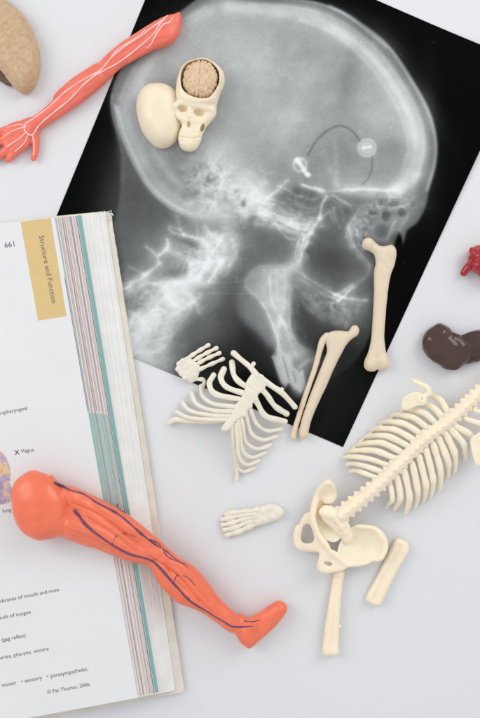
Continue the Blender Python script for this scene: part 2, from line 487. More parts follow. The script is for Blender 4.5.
# skull base rays and orbit
region([(276, 196), (300, 194), (318, 198), (322, 205), (314, 216), (296, 212), (280, 204)], 116, 3, .75)
region([(232, 240), (262, 232), (284, 240), (292, 254), (282, 268), (250, 278), (230, 286)], 112, 7, .65)
region([(327, 200), (336, 198), (347, 208), (354, 216), (347, 232), (348, 248), (360, 264), (352, 280), (336, 290), (318, 282), (304, 270), (306, 250), (314, 234), (321, 216)], 76, 5, .86)
blob(332, 262, 18, 14, -16); blob(334, 214, 9, 14, 12, 10)
for q_, w_, a_ in (([(258, 200), (274, 205), (296, 217), (312, 222)], 1.6, 44), ([(262, 208), (277, 216), (292, 227), (312, 231)], 1.8, 46), ([(262, 196), (280, 202), (300, 214), (318, 218), (328, 214)], 1.3, 34),
                   ([(262, 212), (282, 222), (300, 224), (322, 226)], 1.8, 50), ([(276, 224), (281, 232), (287, 238), (294, 240)], 1.3, 50), ([(256, 224), (276, 228), (300, 234), (312, 234)], 2.0, 36),
                   ([(266, 200), (270, 196), (278, 190), (287, 181)], 1.6, 52), ([(278, 186), (288, 190), (300, 197)], 1.3, 34), ([(272, 204), (290, 203), (306, 208), (320, 206)], 1.0, 26),
                   ([(300, 196), (312, 200), (322, 196)], 1.0, 24), ([(296, 206), (304, 212), (316, 210)], 1.0, 22), ([(286, 198), (296, 202)], 1.0, 20),
                   ([(303, 185.5), (316, 189), (332, 192), (348, 190), (366, 189), (384, 191), (396, 190)], 1.7, 84), ([(303, 185), (314, 190), (330, 194), (340, 200), (352, 206)], 1.5, 54),
                   ([(394, 191), (408, 186), (418, 176)], 4.5, 34), ([(345, 194), (370, 196), (395, 198), (414, 192)], 5, 30), ([(416, 176), (412, 196), (404, 212)], 3.5, 26),
                   ([(334, 140), (336, 162), (337, 184)], 3, 18), ([(329, 168), (334, 178), (338, 186)], 2.4, 24),
                   ([(327, 196), (322, 205), (320.6, 213), (316, 226), (308, 239), (303, 252), (298, 266)], 1.5, 78), ([(321, 219), (312, 230), (304, 240), (300, 252)], 1.3, 44), ([(312, 222), (305, 232), (297, 246), (296, 262)], 1.2, 40),
                   ([(305, 238), (300, 252), (297, 266)], 4.5, 34), ([(334, 208), (336, 218), (340, 228)], .9, 36), ([(330, 212), (334, 222), (335, 230)], .9, 28), ([(340, 206), (344, 216), (342, 226)], .8, 18),
                   ([(371, 208), (361, 214), (354, 224), (350, 236), (353, 248), (363, 260), (370, 267)], 4.0, 54), ([(366, 214), (358, 228), (357, 240), (364, 252)], 1.2, 46), ([(372, 204), (359, 212), (350, 224), (346, 238)], 1.1, 44),
                   ([(350, 226), (352, 240), (360, 254), (368, 264)], 1.2, 40), ([(378, 206), (370, 218), (364, 226)], 1.2, 30),
                   ([(370, 266), (364, 276), (350, 287), (336, 295)], 1.6, 70), ([(370, 270), (358, 284), (346, 293)], 1.1, 44)):
    stroke(q_, w_, a_)
filaments(30, 362, 232, 6, 16, 26, .9, 7)
region([(356, 206), (372, 200), (390, 200), (417, 194), (418, 208), (408, 222), (397, 232), (380, 240), (368, 246), (360, 232)], 132, 3, .7)
for (a_, b_, c_, d_, e_) in ((386, 216, 4.6, 4.6, 70), (402, 212.5, 4.2, 4.2, 58), (382, 231, 7.5, 6.5, 46), (372, 213, 4, 3, 20), (397, 238, 6, 6, 40), (394, 204, 5, 2.6, 20), (412, 204, 3, 3, 30)):
    dd = np.sqrt(((Xs - a_) / c_) ** 2 + ((Ys - b_) / d_) ** 2); val = val - e_ * .7 * sig(dd - .95, .22) * modn ** .5 + 7 * np.exp(-((dd - 1.35) / .3) ** 2)
stroke([(396, 220), (392, 228), (387, 238)], 1.4, 44); stroke([(409, 214), (403, 224), (398, 234)], 1.2, 26); stroke([(378, 206), (392, 208), (410, 204)], 1.4, 34)
filaments(40, 388, 202, 16, 7, 20, 1, 8)
# palate and upper jaw
region([(298, 275), (335, 298), (364, 300), (360, 322), (342, 330), (322, 320), (305, 305), (292, 290)], 108, 3, .7)
region([(352, 284), (370, 270), (374, 310), (362, 340), (345, 332), (350, 300)], 88, 5, .6)
for q_, w_, a_ in (([(294, 270), (300, 273), (314, 282), (326, 289), (345, 298), (366, 300)], 1.7, 84), ([(298, 278), (312, 287), (326, 295), (338, 300)], 1.2, 56), ([(320, 303), (334, 303), (344, 296), (352, 288)], 1.6, 52),
                   ([(292, 290), (305, 305), (323, 320), (336, 324)], 1.5, 54), ([(296, 286), (310, 300), (324, 308)], 1.0, 30), ([(310, 300), (322, 314), (334, 316)], 3.5, 26), ([(352, 300), (350, 314), (346, 328)], 2.4, 38),
                   ([(344, 304), (342, 322)], 2.0, 30), ([(360, 302), (356, 316)], 2, 24), ([(326, 296), (332, 306), (330, 318)], 1.4, 24)):
    stroke(q_, w_, a_)
# mandible
region([(245, 278), (252, 269), (267, 264), (283, 265), (294, 260), (300, 268), (290, 284), (290, 322), (294, 337), (301, 347), (314, 353), (318, 362), (305, 390), (294, 390), (276, 350), (268, 345), (257, 333), (244, 322), (237, 310), (237, 294)], 132, 2.4, .92)
region([(288, 258), (306, 268), (330, 286), (322, 300), (304, 306), (296, 330), (304, 348), (322, 352), (334, 360), (322, 384), (298, 392), (286, 350)], 110, 5, .55)
blob(300, 285, 14, 16, 18)
region([(245, 280), (252, 270), (267, 266), (284, 267), (294, 264), (290, 284), (290, 322), (297, 340), (306, 354), (284, 362), (277, 345), (270, 318), (262, 304), (254, 296), (246, 288)], 172, 1.8, .85)
blob(296, 264, 10, 11, 44); blob(298, 248, 7, 12, 26); blob(282, 300, 6, 30, 12)
for q_, w_, a_ in (([(246, 278), (252, 270), (266, 265), (282, 266)], 1.1, 26), ([(245, 279), (246, 288), (254, 296), (262, 304), (270, 318), (276, 335), (279, 350)], 1.5, 54), ([(270, 276), (270, 292), (273, 307), (283, 322), (290, 338), (297, 356)], 1.6, 36),
                   ([(284, 270), (285, 290), (284, 305), (279, 324), (277, 340)], 2.2, 26), ([(290, 286), (290, 322), (294, 338), (304, 349), (314, 352)], 1.6, 40), ([(300, 368), (306, 362), (315, 358)], 2.6, 56), ([(276, 270), (277, 300)], 2.5, 20),
                   ([(264, 270), (264, 290), (270, 304)], 3, 14)):
    stroke(q_, w_, a_)
region([(297, 292), (303, 300), (314, 313), (340, 328), (346, 346), (320, 352), (306, 342), (298, 326)], 50, 4, .75)
region([(273, 357), (276.5, 354), (280, 346), (283, 352), (290, 355), (293, 365), (299, 372), (302.5, 371), (305, 386), (301, 392), (294, 389), (289, 383), (285, 387), (281, 382)], 198, .9, .92, warp=False)
for q_ in ([(279, 341), (276, 352), (272, 357)], [(283, 357), (286, 368), (289, 380)], [(293, 371), (296, 382)]):
    stroke(q_, .9, 30 if q_[0][0] < 280 else -38, warp=False)
stroke([(272.5, 357), (277, 370), (282, 384)], .9, 26, False); stroke([(302, 371), (305, 386), (300, 392)], .9, 22, False); blob(301, 394, 8, 5, 34)
# cervical spine
region([(212, 224), (244, 236), (240, 262), (222, 290), (200, 306), (184, 322), (176, 345), (170, 380), (100, 400), (96, 330), (122, 290), (150, 262), (172, 240), (190, 228)], 150, 7, .85)
region([(125, 235), (165, 222), (200, 232), (190, 270), (150, 300), (118, 310)], 106, 9, .6)
region([(228, 238), (250, 250), (246, 300), (236, 330), (216, 345), (196, 330), (212, 300)], 80, 8, .7)
blob(138, 332, 30, 24, 64, -35); blob(196, 262, 26, 18, 20, -40); blob(172, 292, 30, 14, 16, -35); blob(162, 308, 26, 15, 46, -35); blob(180, 285, 22, 10, 22, -35); blob(222, 248, 14, 20, 26, 10); blob(120, 350, 22, 26, 34); blob(150, 362, 16, 14, 24)
blob(150, 292, 24, 5, 16, -30); blob(225, 262, 12, 12, 34); blob(205, 250, 13, 10, 18); blob(188, 300, 10, 8, 20)
blob(190, 243, 16, 4, -40, 20); blob(180, 272, 15, 6, -40, -10); blob(150, 310, 12, 7, -34, -20); blob(200, 292, 9, 5, -26, -30); blob(168, 300, 6, 8, -20)
blob(136, 302, 8, 9, -26); blob(160, 325, 5, 5, -20)
for q_ in ([(200, 238), (214, 234), (237, 236), (235, 256), (222, 260), (203, 262)], [(190, 264), (204, 262), (222, 262), (212, 282), (196, 284)], [(168, 284), (190, 280), (204, 284), (196, 300), (176, 304)],
           [(150, 302), (172, 300), (190, 306), (182, 324), (160, 326)], [(130, 322), (156, 322), (172, 330), (160, 350), (136, 352)]):
    region(q_, 172, 2.0, .5)
    stroke(q_ + [q_[0]], 1.9, 15)
for p, w, a in ([[(177, 216), (180, 229), (184, 234)], 1.6, 66], [[(180, 230), (170, 227), (172, 232), (183, 235), (203, 240), (208, 246)], 2.0, 66],
                [[(167, 240), (166, 250), (157, 257), (160, 263)], 1.8, 78], [[(145, 246), (155, 254)], 1.3, 46], [[(167, 250), (182, 256), (192, 262)], 3.0, 40],
                [[(159, 264), (143, 277), (125, 289)], 2.0, 66], [[(130, 267), (143, 274)], 1.3, 38], [[(145, 282), (165, 287)], 1.8, 52],
                [[(174, 284), (186, 282), (198, 278), (204, 267)], 2.1, 62], [[(164, 292), (171, 300), (178, 306)], 1.6, 60],
                [[(221, 262), (215, 272), (209, 281)], 1.6, 66], [[(125, 295), (140, 286), (160, 284)], 2.5, 44], [[(232, 240), (236, 254), (229, 266)], 2.4, 44],
                [[(204, 268), (214, 250), (222, 236)], 2, 44], [[(183, 290), (194, 300), (200, 312)], 1.6, 34], [[(127, 310), (140, 318), (150, 330)], 2, 30],
                [[(168, 318), (186, 306), (200, 296)], 2, 32], [[(118, 284), (132, 282), (146, 272)], 1.6, 30], [[(196, 224), (198, 234)], 1.2, 36],
                [[(205, 226), (212, 236), (222, 240)], 2, 44], [[(192, 302), (203, 308)], 1.2, 30]):
    stroke(p, w, a)
filaments(60, 205, 258, 20, 18, 24, 1.2, 14, -30, 70)
filaments(60, 150, 310, 22, 22, 22, 1.4, 16, -30, 60)
filaments(20, 150, 345, 22, 16, 16, 2, 18, -30, 60)
blob(214, 305, 9, 24, 20, 20); blob(215, 250, 20, 18, 22, -30); blob(185, 285, 24, 16, 20, -35); blob(158, 316, 24, 18, 18, -35); blob(170, 250, 20, 12, 10, -20); blob(135, 290, 16, 12, 14, -30); blob(200, 345, 20, 22, 10)
stroke([(185, 283), (215, 283), (248, 281)], .5, 12, False); stroke([(190, 293), (260, 294)], .5, 12, False)
trab(208, 182, 26, 22, 26, 9, 41); trab(208, 182, 26, 24, 18, 4.5, 42)
trab(245, 205, 28, 18, 26, 10, 43, 20, 25, 2.2); trab(285, 222, 34, 10, 34, 8, 44, 15, 20, 2.5)
trab(205, 256, 30, 22, 26, 11, 45, -40, -35, 1.6); trab(205, 256, 30, 22, 18, 5, 46, -40)
trab(150, 308, 40, 26, 22, 14, 47, -40, -35, 2.0); trab(150, 315, 44, 30, 14, 6, 48, -40, -30, 1.5)
trab(155, 345, 40, 26, 14, 16, 49, -40, -30, 2.0)
trab(388, 205, 26, 13, 30, 8, 50, -20, 0, 1.5); trab(362, 232, 10, 26, 34, 7, 51, 10, 80, 1.8)
trab(332, 303, 30, 14, 26, 9, 52, 20, 25, 1.8); trab(285, 310, 16, 44, 14, 10, 53, -20, 70, 3)
trab(304, 235, 10, 28, 30, 8, 54, 0, 85, 2); trab(300, 198, 24, 10, 18, 8, 55); trab(290, 372, 12, 16, 8, 5, 56)
# shunt, valve, wire
stroke([(308, 155), (317, 140), (330, 129), (341, 126), (352, 131), (360, 141)], 1.3, -30, False)
stroke([(372, 157), (372, 168), (368, 179), (362, 184)], 1.3, -24, False)
d = np.hypot(X - 300, Y - 165)
val += 34 * np.exp(-((d - 6.5) / 1.3) ** 2) + 10 * sig(d - 8, 1)
stroke([(297, 160), (301, 165), (304, 170), (308, 175)], 2.1, 90, False); blob(298, 161, 3, 2.4, 50); blob(308, 175, 3, 2, 60)
d = np.hypot(X - 367, Y - 148)
val += 30 * sig(d - 9.5, .8) + 16 * np.exp(-((d - 8.6) / 1) ** 2) + 18 * np.exp(-((d - 4.6) / 1) ** 2)
stroke([(364, 148), (370, 147)], 1.5, 70, False)
val += fbm(7, 21, 3) * 3.0 * np.clip(val / 120, 0.1, 1) + fbm(60, 22, 3) * 5 * np.clip(val / 120, 0, 1) + fbm(16, 23, 3) * 3 * np.clip(val / 120, 0, 1) + rng.normal(0, 1, X.shape) * 3.6 * np.clip(val / 150, .1, 1)
# keep the film border black on the left of the head
for _ in range(70):
    sx_, sy_ = r2.uniform(110, 470), r2.uniform(0, 430)
    m_ = (np.abs(X - sx_) < 4) & (np.abs(Y - sy_) < 4)
    val[m_] += r2.uniform(10, 40) * np.exp(-((X[m_] - sx_) ** 2 + (Y[m_] - sy_) ** 2) / r2.uniform(.25, .8))
val = 255 * (np.clip(val - 6, 0, 255) / 249) ** .93 + 2; val = np.where(val > 200, 200 + 34 * np.tanh((val - 200) / 42), val); val = np.clip(val, 2.5, 238)
c = val / 255.0
L = np.where(c <= .04045, c / 12.92, ((c + .055) / 1.055) ** 2.4) * 1.02
rgba = np.stack([L * .955, L * 1.0, L * .995, np.ones_like(L)], -1).reshape(-1, 4)

ZF = 0.7
ii = np.arange(NU * NV).reshape(NU, NV)
q = np.stack([ii[:-1, :-1], ii[1:, :-1], ii[1:, 1:], ii[:-1, 1:]], -1).reshape(-1, 4)
Zc = ZF + 5.0 * (np.clip((u - .7) / .3, 0, 1) ** 2) * (np.clip(1 - v / .55, 0, 1) ** 1.2)
Vt = np.stack([X.ravel(), Y.ravel(), Zc.ravel()], 1)
# skirt for the film thickness
loop = np.concatenate([ii[:, 0], ii[-1, 1:], ii[::-1, -1][1:], ii[0, ::-1][1:-1]])
Vb = Vt[loop].copy(); Vb[:, 2] -= 0.5
nb = len(loop); base = len(Vt)
sk = np.array([(loop[k], base + k, base + (k + 1) % nb, loop[(k + 1) % nb]) for k in range(nb)])
Vall = np.vstack([Vt, Vb]); Fall = np.vstack([q, sk])
rgba = np.vstack([rgba, np.tile([.005, .005, .005, 1], (nb, 1))])
M_film = bpy.data.materials.new('xray_film'); M_film.use_nodes = True
nt = M_film.node_tree; b = nt.nodes['Principled BSDF']
at = nt.nodes.new('ShaderNodeAttribute'); at.attribute_name = 'exposure'
nt.links.new(at.outputs['Color'], b.inputs['Base Color'])
b.inputs['Roughness'].default_value = 0.4; b.inputs['Specular IOR Level'].default_value = 0.04
nz = nt.nodes.new('ShaderNodeTexNoise'); nz.inputs['Scale'].default_value = 30
tc = nt.nodes.new('ShaderNodeTexCoord'); nt.links.new(tc.outputs['Object'], nz.inputs['Vector'])
mr = nt.nodes.new('ShaderNodeMapRange'); mr.inputs['To Min'].default_value = .36; mr.inputs['To Max'].default_value = .5
nt.links.new(nz.outputs['Fac'], mr.inputs['Value']); nt.links.new(mr.outputs['Result'], b.inputs['Roughness'])
film = make_obj('xray_film', Vall, Fall, M_film, smooth=False)
ca = film.data.color_attributes.new('exposure', 'FLOAT_COLOR', 'POINT')
ca.data.foreach_set('color', rgba.astype(np.float32).ravel())
tag(film, 'large black x-ray film of a skull and neck seen from the side', 'x-ray')

# ================================================================== BOOK
TY0, TY1 = 217.0, 697.0
def topY(x): return 223.3 - 0.11 * x
def botY(x): return 714 - 0.185 * (x - 50)
def bp(x, y, z):           # point as seen at (x,y) when it lies at height z
    k = 1 - z / CAMH
    return (CX + (x - CX) * k, CY + (y - CY) * k, z)
def edge(xt, xb, y, inset=0.0):
    return xt + (xb - xt) * (y - TY0) / (TY1 - TY0) - inset
book = thing('open_book', 60, 460, 'open textbook with yellow index tab and fanned page margins, overlapping the x-ray film', 'book')
LX = -210
def rect_pts(xt, xb, dz_top=0, dy=0.0):
    return [(LX, topY(LX) + dy), (xt, topY(xt) + dy), (xb, botY(xb) - dy), (LX, botY(LX) - dy)]
def slab(name, poly, z0, z1, mat, parent, smooth=False):
    n = len(poly)
    V = [bp(x, y, z1) for x, y in poly] + [bp(x, y, z1)[:2] + (z0,) for x, y in poly]
    F = [tuple(range(n)), tuple(range(2 * n - 1, n - 1, -1))] + [(i, i + n, (i + 1) % n + n, (i + 1) % n) for i in range(n)]
    return make_obj(name, V, F, mat, parent, smooth=smooth)
# cover board with worn edge
cov = []
r3 = random.Random(5)
def worn(a, b, n, amp):
    out = []
    for i in range(n):
        t = i / n; j = r3.uniform(-amp, amp)
        out.append((a[0] + (b[0] - a[0]) * t + j, a[1] + (b[1] - a[1]) * t + j * .4))
    return out
ct, cb = 111.5, 184.5
cov = [(LX, topY(LX) - 2)] + worn((0, topY(0) - 1.5), (105, topY(105) - .6), 24, .25) + \
      [(105.5, topY(105) - .2), (108.5, topY(108) + .4), (110.5, topY(110) + 2), (111.5, topY(111) + 4.5)] + \
      worn((112, 222), (183.5, 684), 110, .28) + [(184, 688), (183, 691.5), (179, 693)] + worn((176, 693.5), (0, 727), 40, .3) + [(LX, botY(LX) + 3)]
cover = slab('cover', cov, 0.9, 5.0, M_cover, book)
# page block: stacked sheets, each a little further out than the one above
NB = 34
for_block_V, for_block_F = [], []
for i in range(NB):
    t = i / (NB - 1)
    z1 = 20.4 - i * 0.44
    e = t ** 1.15
    xt = 82.5 + (106.0 - 82.5) * e + r3.uniform(-.35, .35); xb = 159.5 + (175.0 - 159.5) * e + r3.uniform(-.35, .35)
    pl = rect_pts(xt, xb, dy=0.3 + r3.uniform(0, .5))
    # subdivide the fore edge for a little waviness
    m = 16; fe = []
    for j in range(m + 1):
        s_ = j / m
        fe.append((pl[1][0] + (pl[2][0] - pl[1][0]) * s_ + .35 * math.sin(s_ * 5 + i * .9), pl[1][1] + (pl[2][1] - pl[1][1]) * s_))
    pl = [pl[0]] + fe + [pl[3]]
    nn = len(pl); bs = len(for_block_V)
    for_block_V += [bp(x, y, z1) for x, y in pl] + [bp(x, y, z1)[:2] + (z1 - .5,) for x, y in pl]
    for_block_F += [tuple(bs + k for k in range(nn)), tuple(bs + k for k in range(2 * nn - 1, nn - 1, -1))] + \
                   [(bs + k, bs + k + nn, bs + (k + 1) % nn + nn, bs + (k + 1) % nn) for k in range(nn)]
block = make_obj('page_block', for_block_V, for_block_F, M_block, book, smooth=False)
# fanned pages with coloured margins
fans = [(54.3, 138.0, 26.0), (58.2, 141.2, 25.2), (62.2, 144.4, 24.5), (66.2, 147.8, 23.8), (70.0, 151.0, 23.1), (73.6, 153.6, 22.4), (76.6, 155.4, 21.7), (81.8, 159.8, 21.05)]
pages = []
for i, (xt, xb, z) in enumerate(fans):
    pl = rect_pts(xt, xb, dy=0.15 * i)
    pg = slab('page', pl, z - 0.45, z, M_paper if i in (0,) else M_pagepink, book)
    pages.append(pg)
    if i == 0:
        tag(pg, 'top page with headings and figure captions printed')
def strip(name, i, y0, y1, in0, in1, mat, dz=0.06):
    xt, xb, z = fans[i]
    pts = []
    m = 12
    for j in range(m + 1):
        y = y0 + (y1 - y0) * j / m; pts.append((edge(xt, xb, y, in0), y))
    for j in range(m, -1, -1):
        y = y0 + (y1 - y0) * j / m; pts.append((edge(xt, xb, y, in1), y))
    V = [bp(x, y, z + dz) for x, y in pts]
    nn = 2 * m + 2
    F = [(j, j + 1, nn - 2 - j, nn - 1 - j) for j in range(m)]
    o = make_obj(name, V, F, mat, pages[i], smooth=False)
    for p in o.data.polygons: pass
    return o
for i in range(1, 7):
    strip('margin_line', i, topY(fans[i][0]) + 1, botY(fans[i][1]) - 1.5, .1 + .2 * (i % 2), (.6, .75, 1.0, .6, .85, .7, .9)[i] if i != 6 else .8, M_brown if i != 6 else M_blue, .05)
    if i < 6: strip('margin_line', i, topY(fans[i][0]) + 1, 411, 2.0 + .3 * (i % 3), 2.3 + .35 * (i % 2) + .3 * (i % 3), M_teal2 if i % 3 == 1 else M_brown, .05)
    if i < 7:
        strip('margin_bar', i, 412 + i * .5, 556 + i, 1.0 if i % 2 else 1.3, 3.4, M_teal, .05)
strip('margin_line', 0, topY(54) + 60, 412, .1, .6, M_blue, .05)
strip('margin_bar', 0, 414, 545, .1, .4, M_teal, .05)
strip('margin_bar', 7, topY(fans[7][0]) + 1, botY(fans[7][1]) - 1.5, .4, 4.3, M_teal2, .05)
top = pages[0]
ZP = 26.0
def flat(name, poly, z, mat, parent):
    return make_obj(name, [bp(x, y, z) for x, y in poly], [tuple(range(len(poly)))], mat, parent, smooth=False)
flat('index_tab', [(20.3, 221.7), (50.6, 218.2), (66.4, 316.2), (38.0, 320.6)], ZP + .06, M_yellow, top)

def text(body, ax, ay, dx, dy, size, align='RIGHT', mat=M_ink, name='printed_text', wscale=1.0, bold=0.0):
    cu = bpy.data.curves.new('tmp', 'FONT'); cu.body = body; cu.align_x = align; cu.size = 1.0; cu.resolution_u = 3
    cu.offset = bold
    ob = bpy.data.objects.new('tmp', cu); COL.objects.link(ob)
    dg = bpy.context.evaluated_depsgraph_get()
    me = ob.evaluated_get(dg).to_mesh()
    l = math.hypot(dx, dy); dx /= l; dy /= l
    V = [bp(ax + (v.co.x * wscale * dx + v.co.y * dy) * size, ay + (v.co.x * wscale * dy - v.co.y * dx) * size, ZP + .13) for v in me.vertices]
    F = [tuple(p.vertices) for p in me.polygons]
    ob.evaluated_get(dg).to_mesh_clear()
    bpy.data.objects.remove(ob)
    o = make_obj(name, V, F, mat, top, smooth=False, flip=True)
    return o
ux, uy = 0.982, -0.19
text('661', 16.0, 246.2, .99, -.13, 7.8)
text('Structure and Function', 38.8, 236.0, .19, .98, 7.4, 'LEFT')
text('Glossopharyngeal', 27.6, 409.6, ux, uy, 5.6)
text('X', 19.2, 454.0, ux, uy + .02, 6.0, bold=.03)
text('Vagus', 34.0, 451.2, ux, uy + .05, 5.6)
text('lung', 11.2, 511.4, ux, uy + .05, 5.4)
text('membranes of mouth and nose', 59.2, 591.0, ux, uy - .01, 5.5)
text('taste buds of tongue', 31.0, 613.5, ux, uy, 5.5)
text('(gag reflex)', 26.0, 637.0, ux, uy, 5.5)
text('arteries, pharynx, viscera', 48.8, 650.2, ux, uy, 5.5)
text('\u2022 motor   \u2022 sensory   \u2022 parasympathetic,', 88.5, 670.4, ux, uy, 5.7)
text('\u00a9 Pat Thomas, 2006.', 91.0, 685.6, ux, uy, 5.2)
# picture on the page (cut off by the frame): neck and throat drawing
M_pic = bpy.data.materials.new('anatomy_print'); M_pic.use_nodes = True
nt = M_pic.node_tree; b = nt.nodes['Principled BSDF']; b.inputs['Roughness'].default_value = .7
tc = nt.nodes.new('ShaderNodeTexCoord'); nz = nt.nodes.new('ShaderNodeTexNoise'); nz.inputs['Scale'].default_value = 230; nz.inputs['Detail'].default_value = 3
rp = nt.nodes.new('ShaderNodeValToRGB'); e = rp.color_ramp.elements
e[0].position = .3; e[0].color = lin((150, 130, 160)); e[1].position = .72; e[1].color = lin((214, 160, 150))
x_ = e.new(.48); x_.color = lin((190, 170, 190)); x_ = e.new(.58); x_.color = lin((222, 196, 130))
nt.links.new(tc.outputs['Object'], nz.inputs['Vector']); nt.links.new(nz.outputs['Fac'], rp.inputs['Fac']); nt.links.new(rp.outputs['Color'], b.inputs['Base Color'])
flat('printed_figure', [(3, 453), (6, 457), (9, 465), (11, 474), (9.5, 482), (12, 490), (12, 498), (9, 503), (-6, 506), (-22, 500), (-30, 478), (-20, 455), (-5, 447)], ZP + .06, M_pic, top)
# frayed corner of the cover
V_, F_ = [], []
for k in range(16):
    a = r3.uniform(0, 6.28); cx = 108 + r3.uniform(-3, 4); cy = 214 + r3.uniform(-2.5, 5); l = r3.uniform(1.5, 3.6); w = r3.uniform(.4, 1.0); z = 5 + r3.uniform(0, 1.6)
    dx, dy = math.cos(a), math.sin(a); bs = len(V_)
    V_ += [bp(cx - dy * w, cy + dx * w, z), bp(cx + dy * w, cy - dx * w, z + .3), bp(cx + dx * l + dy * w * .4, cy + dy * l - dx * w * .4, z + r3.uniform(0, 1.4)), bp(cx + dx * l - dy * w * .4, cy + dy * l + dx * w * .4, z + .2),
           bp(cx, cy, z - 1.2)]
    F_ += [(bs, bs + 1, bs + 2, bs + 3), (bs, bs + 4, bs + 1), (bs + 1, bs + 4, bs + 2), (bs + 2, bs + 4, bs + 3), (bs + 3, bs + 4, bs)]
make_obj('frayed_corner', V_, F_, M_fray, cover, smooth=False)

# ================================================================== ARM (muscle model)
arm = thing('arm_model', 95, 80, 'small red plastic muscle arm with pale nerve lines, hand at the upper left edge', 'anatomical model')
vo = Vol(-26, 190, 4, 178, -1, 32, .62)
arm_out = [(180.5, 12.5), (174, 14), (167, 16.7), (148, 26), (132, 36), (119, 44), (102.5, 60), (94, 68), (71, 82.5), (60, 90), (50, 103), (30, 119), (24, 122),
           (26, 136), (33, 136), (42, 127), (62.5, 112), (83, 101), (100, 88), (115, 73), (127, 63.5), (140, 56), (152, 50), (163, 48), (172, 43), (178, 36), (181.5, 24)]
vo.inflate(arm_out, 9, 7.5, 8.5, 1)
vo.tube([(171, 23, 9, 8), (160, 30, 11, 9), (140, 40, 10, 7), (118, 55, 9, 7), (104, 66, 8, 6)], 1.5, .9)
vo.tube([(169, 34, 10, 8.5), (158, 40, 12, 8), (142, 49, 10, 6), (124, 60, 9, 5)], 1.2, .9)
vo.tube([(108, 68, 9, 8), (90, 82, 10, 9), (74, 96, 9, 9), (56, 110, 8, 7), (36, 124, 7, 6)], 2, .8)
vo.tube([(98, 68, 9, 5), (76, 84, 10, 6), (58, 98, 8, 5)], 1.2, .9)
# hand
vo.inflate([(32, 117), (20, 120), (8, 124), (1, 134), (4, 148), (10, 154), (22, 151), (30, 143), (35, 132)], 6, 4.5, 6.5, 3)
for p in ([(24, 143, 6, 4), (14, 152, 6, 3.6), (7, 159, 5, 2.9)], [(16, 141, 6, 4), (5, 150, 6, 3.5), (-8, 160, 4.5, 2.8)],
          [(12, 134, 6, 4), (-1, 141, 6, 3.5), (-16, 148, 4.5, 2.8)], [(12, 127, 6, 3.6), (0, 131, 6, 3.2), (-14, 136, 4.5, 2.6)],
          [(34, 128, 6, 4.2), (35, 142, 6, 3.4), (34.5, 150, 5.5, 3.2), (32.5, 158, 5, 2.7)]):
    vo.tube(p, 1.8)
vo.groove([(165, 30), (150, 36), (130, 50), (112, 63)], .9, 1.4); vo.groove([(168, 40), (150, 46), (132, 58)], .8, 1.3)
vo.groove([(95, 74), (80, 86), (60, 104)], .7, 1.5); vo.groove([(92, 90), (70, 104), (50, 118)], .7, 1.4); vo.groove([(98, 70), (106, 78)], .9, 2)
vo.groove([(8, 150), (16, 144)], .7, 1.2); vo.groove([(0, 142), (12, 138)], .7, 1.2); vo.groove([(-2, 134), (10, 130)], .6, 1.2)
vo.noise(.07, 20, 3)
vo.floor(0.8)
Va, Fa = vo.mesh(2)
make_obj('arm_muscle', Va, Fa, M_arm, arm, 9)
nerves = [[(168, 17, .7), (163, 24, 1.2), (152, 31, .9), (143, 38, .9), (128, 47, .8), (112, 60, .8), (104, 70, .8)],
          [(163, 24, 1.1), (155, 36, .8), (146, 44, .8), (132, 55, .8), (118, 65, .8), (106, 72, .9), (96, 78, .9), (84, 88, .9), (70, 102, .9), (54, 114, .9), (40, 126, .9), (35, 133, .8)],
          [(174, 18, .7), (170, 25, .8), (164, 28, .9), (158, 36, .8), (152, 46, .7), (147, 51, .6)],
          [(104, 70, .8), (98, 75, 1), (84, 82, .8), (66, 94, .8), (48, 110, .9), (34, 120, .9), (26, 126, 1), (26, 132, 1), (32, 136, .9), (36, 131, .8)],
          [(108, 65, .6), (118, 52, .7), (134, 42, .7), (146, 33, .7)],
          [(26, 128, .8), (16, 130, .7), (4, 137, .6)], [(27, 133, .8), (18, 140, .7), (6, 148, .6)], [(29, 135, .8), (24, 144, .7), (14, 153, .6)],
          [(33, 135, .8), (34, 146, .7), (33, 156, .6)], [(27, 128, .7), (20, 125, .6), (6, 128, .5)]]
for nv in nerves:
    tube('nerve', drape(Va, Fa, nv, .8, 0.05), M_nerve, arm, 9, wob=.18, nr=8)

# ================================================================== LEG (muscle model)
leg = thing('leg_model', 150, 555, 'large orange-red plastic muscle leg with dark purple veins, lying across the book', 'anatomical model')
vo = Vol(10, 296, 460, 660, 0, 78, .7)
ball = [(17.5, 492), (19, 482), (25, 474), (37, 467.5), (50, 471), (62, 478), (74, 494), (76, 512), (68, 527), (57, 533), (42.5, 535), (28, 527), (20, 512)]
zb = 27.0
def legz(Xg, Yg): return np.clip(zb + 17 - (Xg - 60) * 0.165, 11, 60)
leg_out = [(55, 474), (62, 479), (82, 486), (100, 496), (120, 507.5), (137, 520), (147, 531), (165, 544), (180, 557), (195, 567), (210, 585), (221, 601), (236, 617), (244, 632),
           (236, 635), (217, 622), (205, 612), (192, 605), (177, 601), (167, 587), (160, 572), (150, 564), (127, 557.5), (100, 546), (85, 541), (65, 532.5), (52, 530)]
vo.inflate(leg_out, 13, 12, legz, 1)
vo.inflate(ball, 17, 15, zb + 19, 2)
vo.ell((46, 501, zb + 24), (24, 30, 15), -20, 4)
foot = [(238, 616), (251, 620), (266, 610.6), (277.5, 603), (285, 605), (287.5, 613), (277, 627.5), (262.5, 640.6), (249, 651), (241, 643), (235, 634)]
vo.inflate(foot, 9, 8.5, 11, 4)
def LT(pts, k=1.4, flat=.95):
    vo.tube([(x, y, float(legz(np.array(x), np.array(y))) + dz, r) for x, y, dz, r in pts], k, flat, step=4)
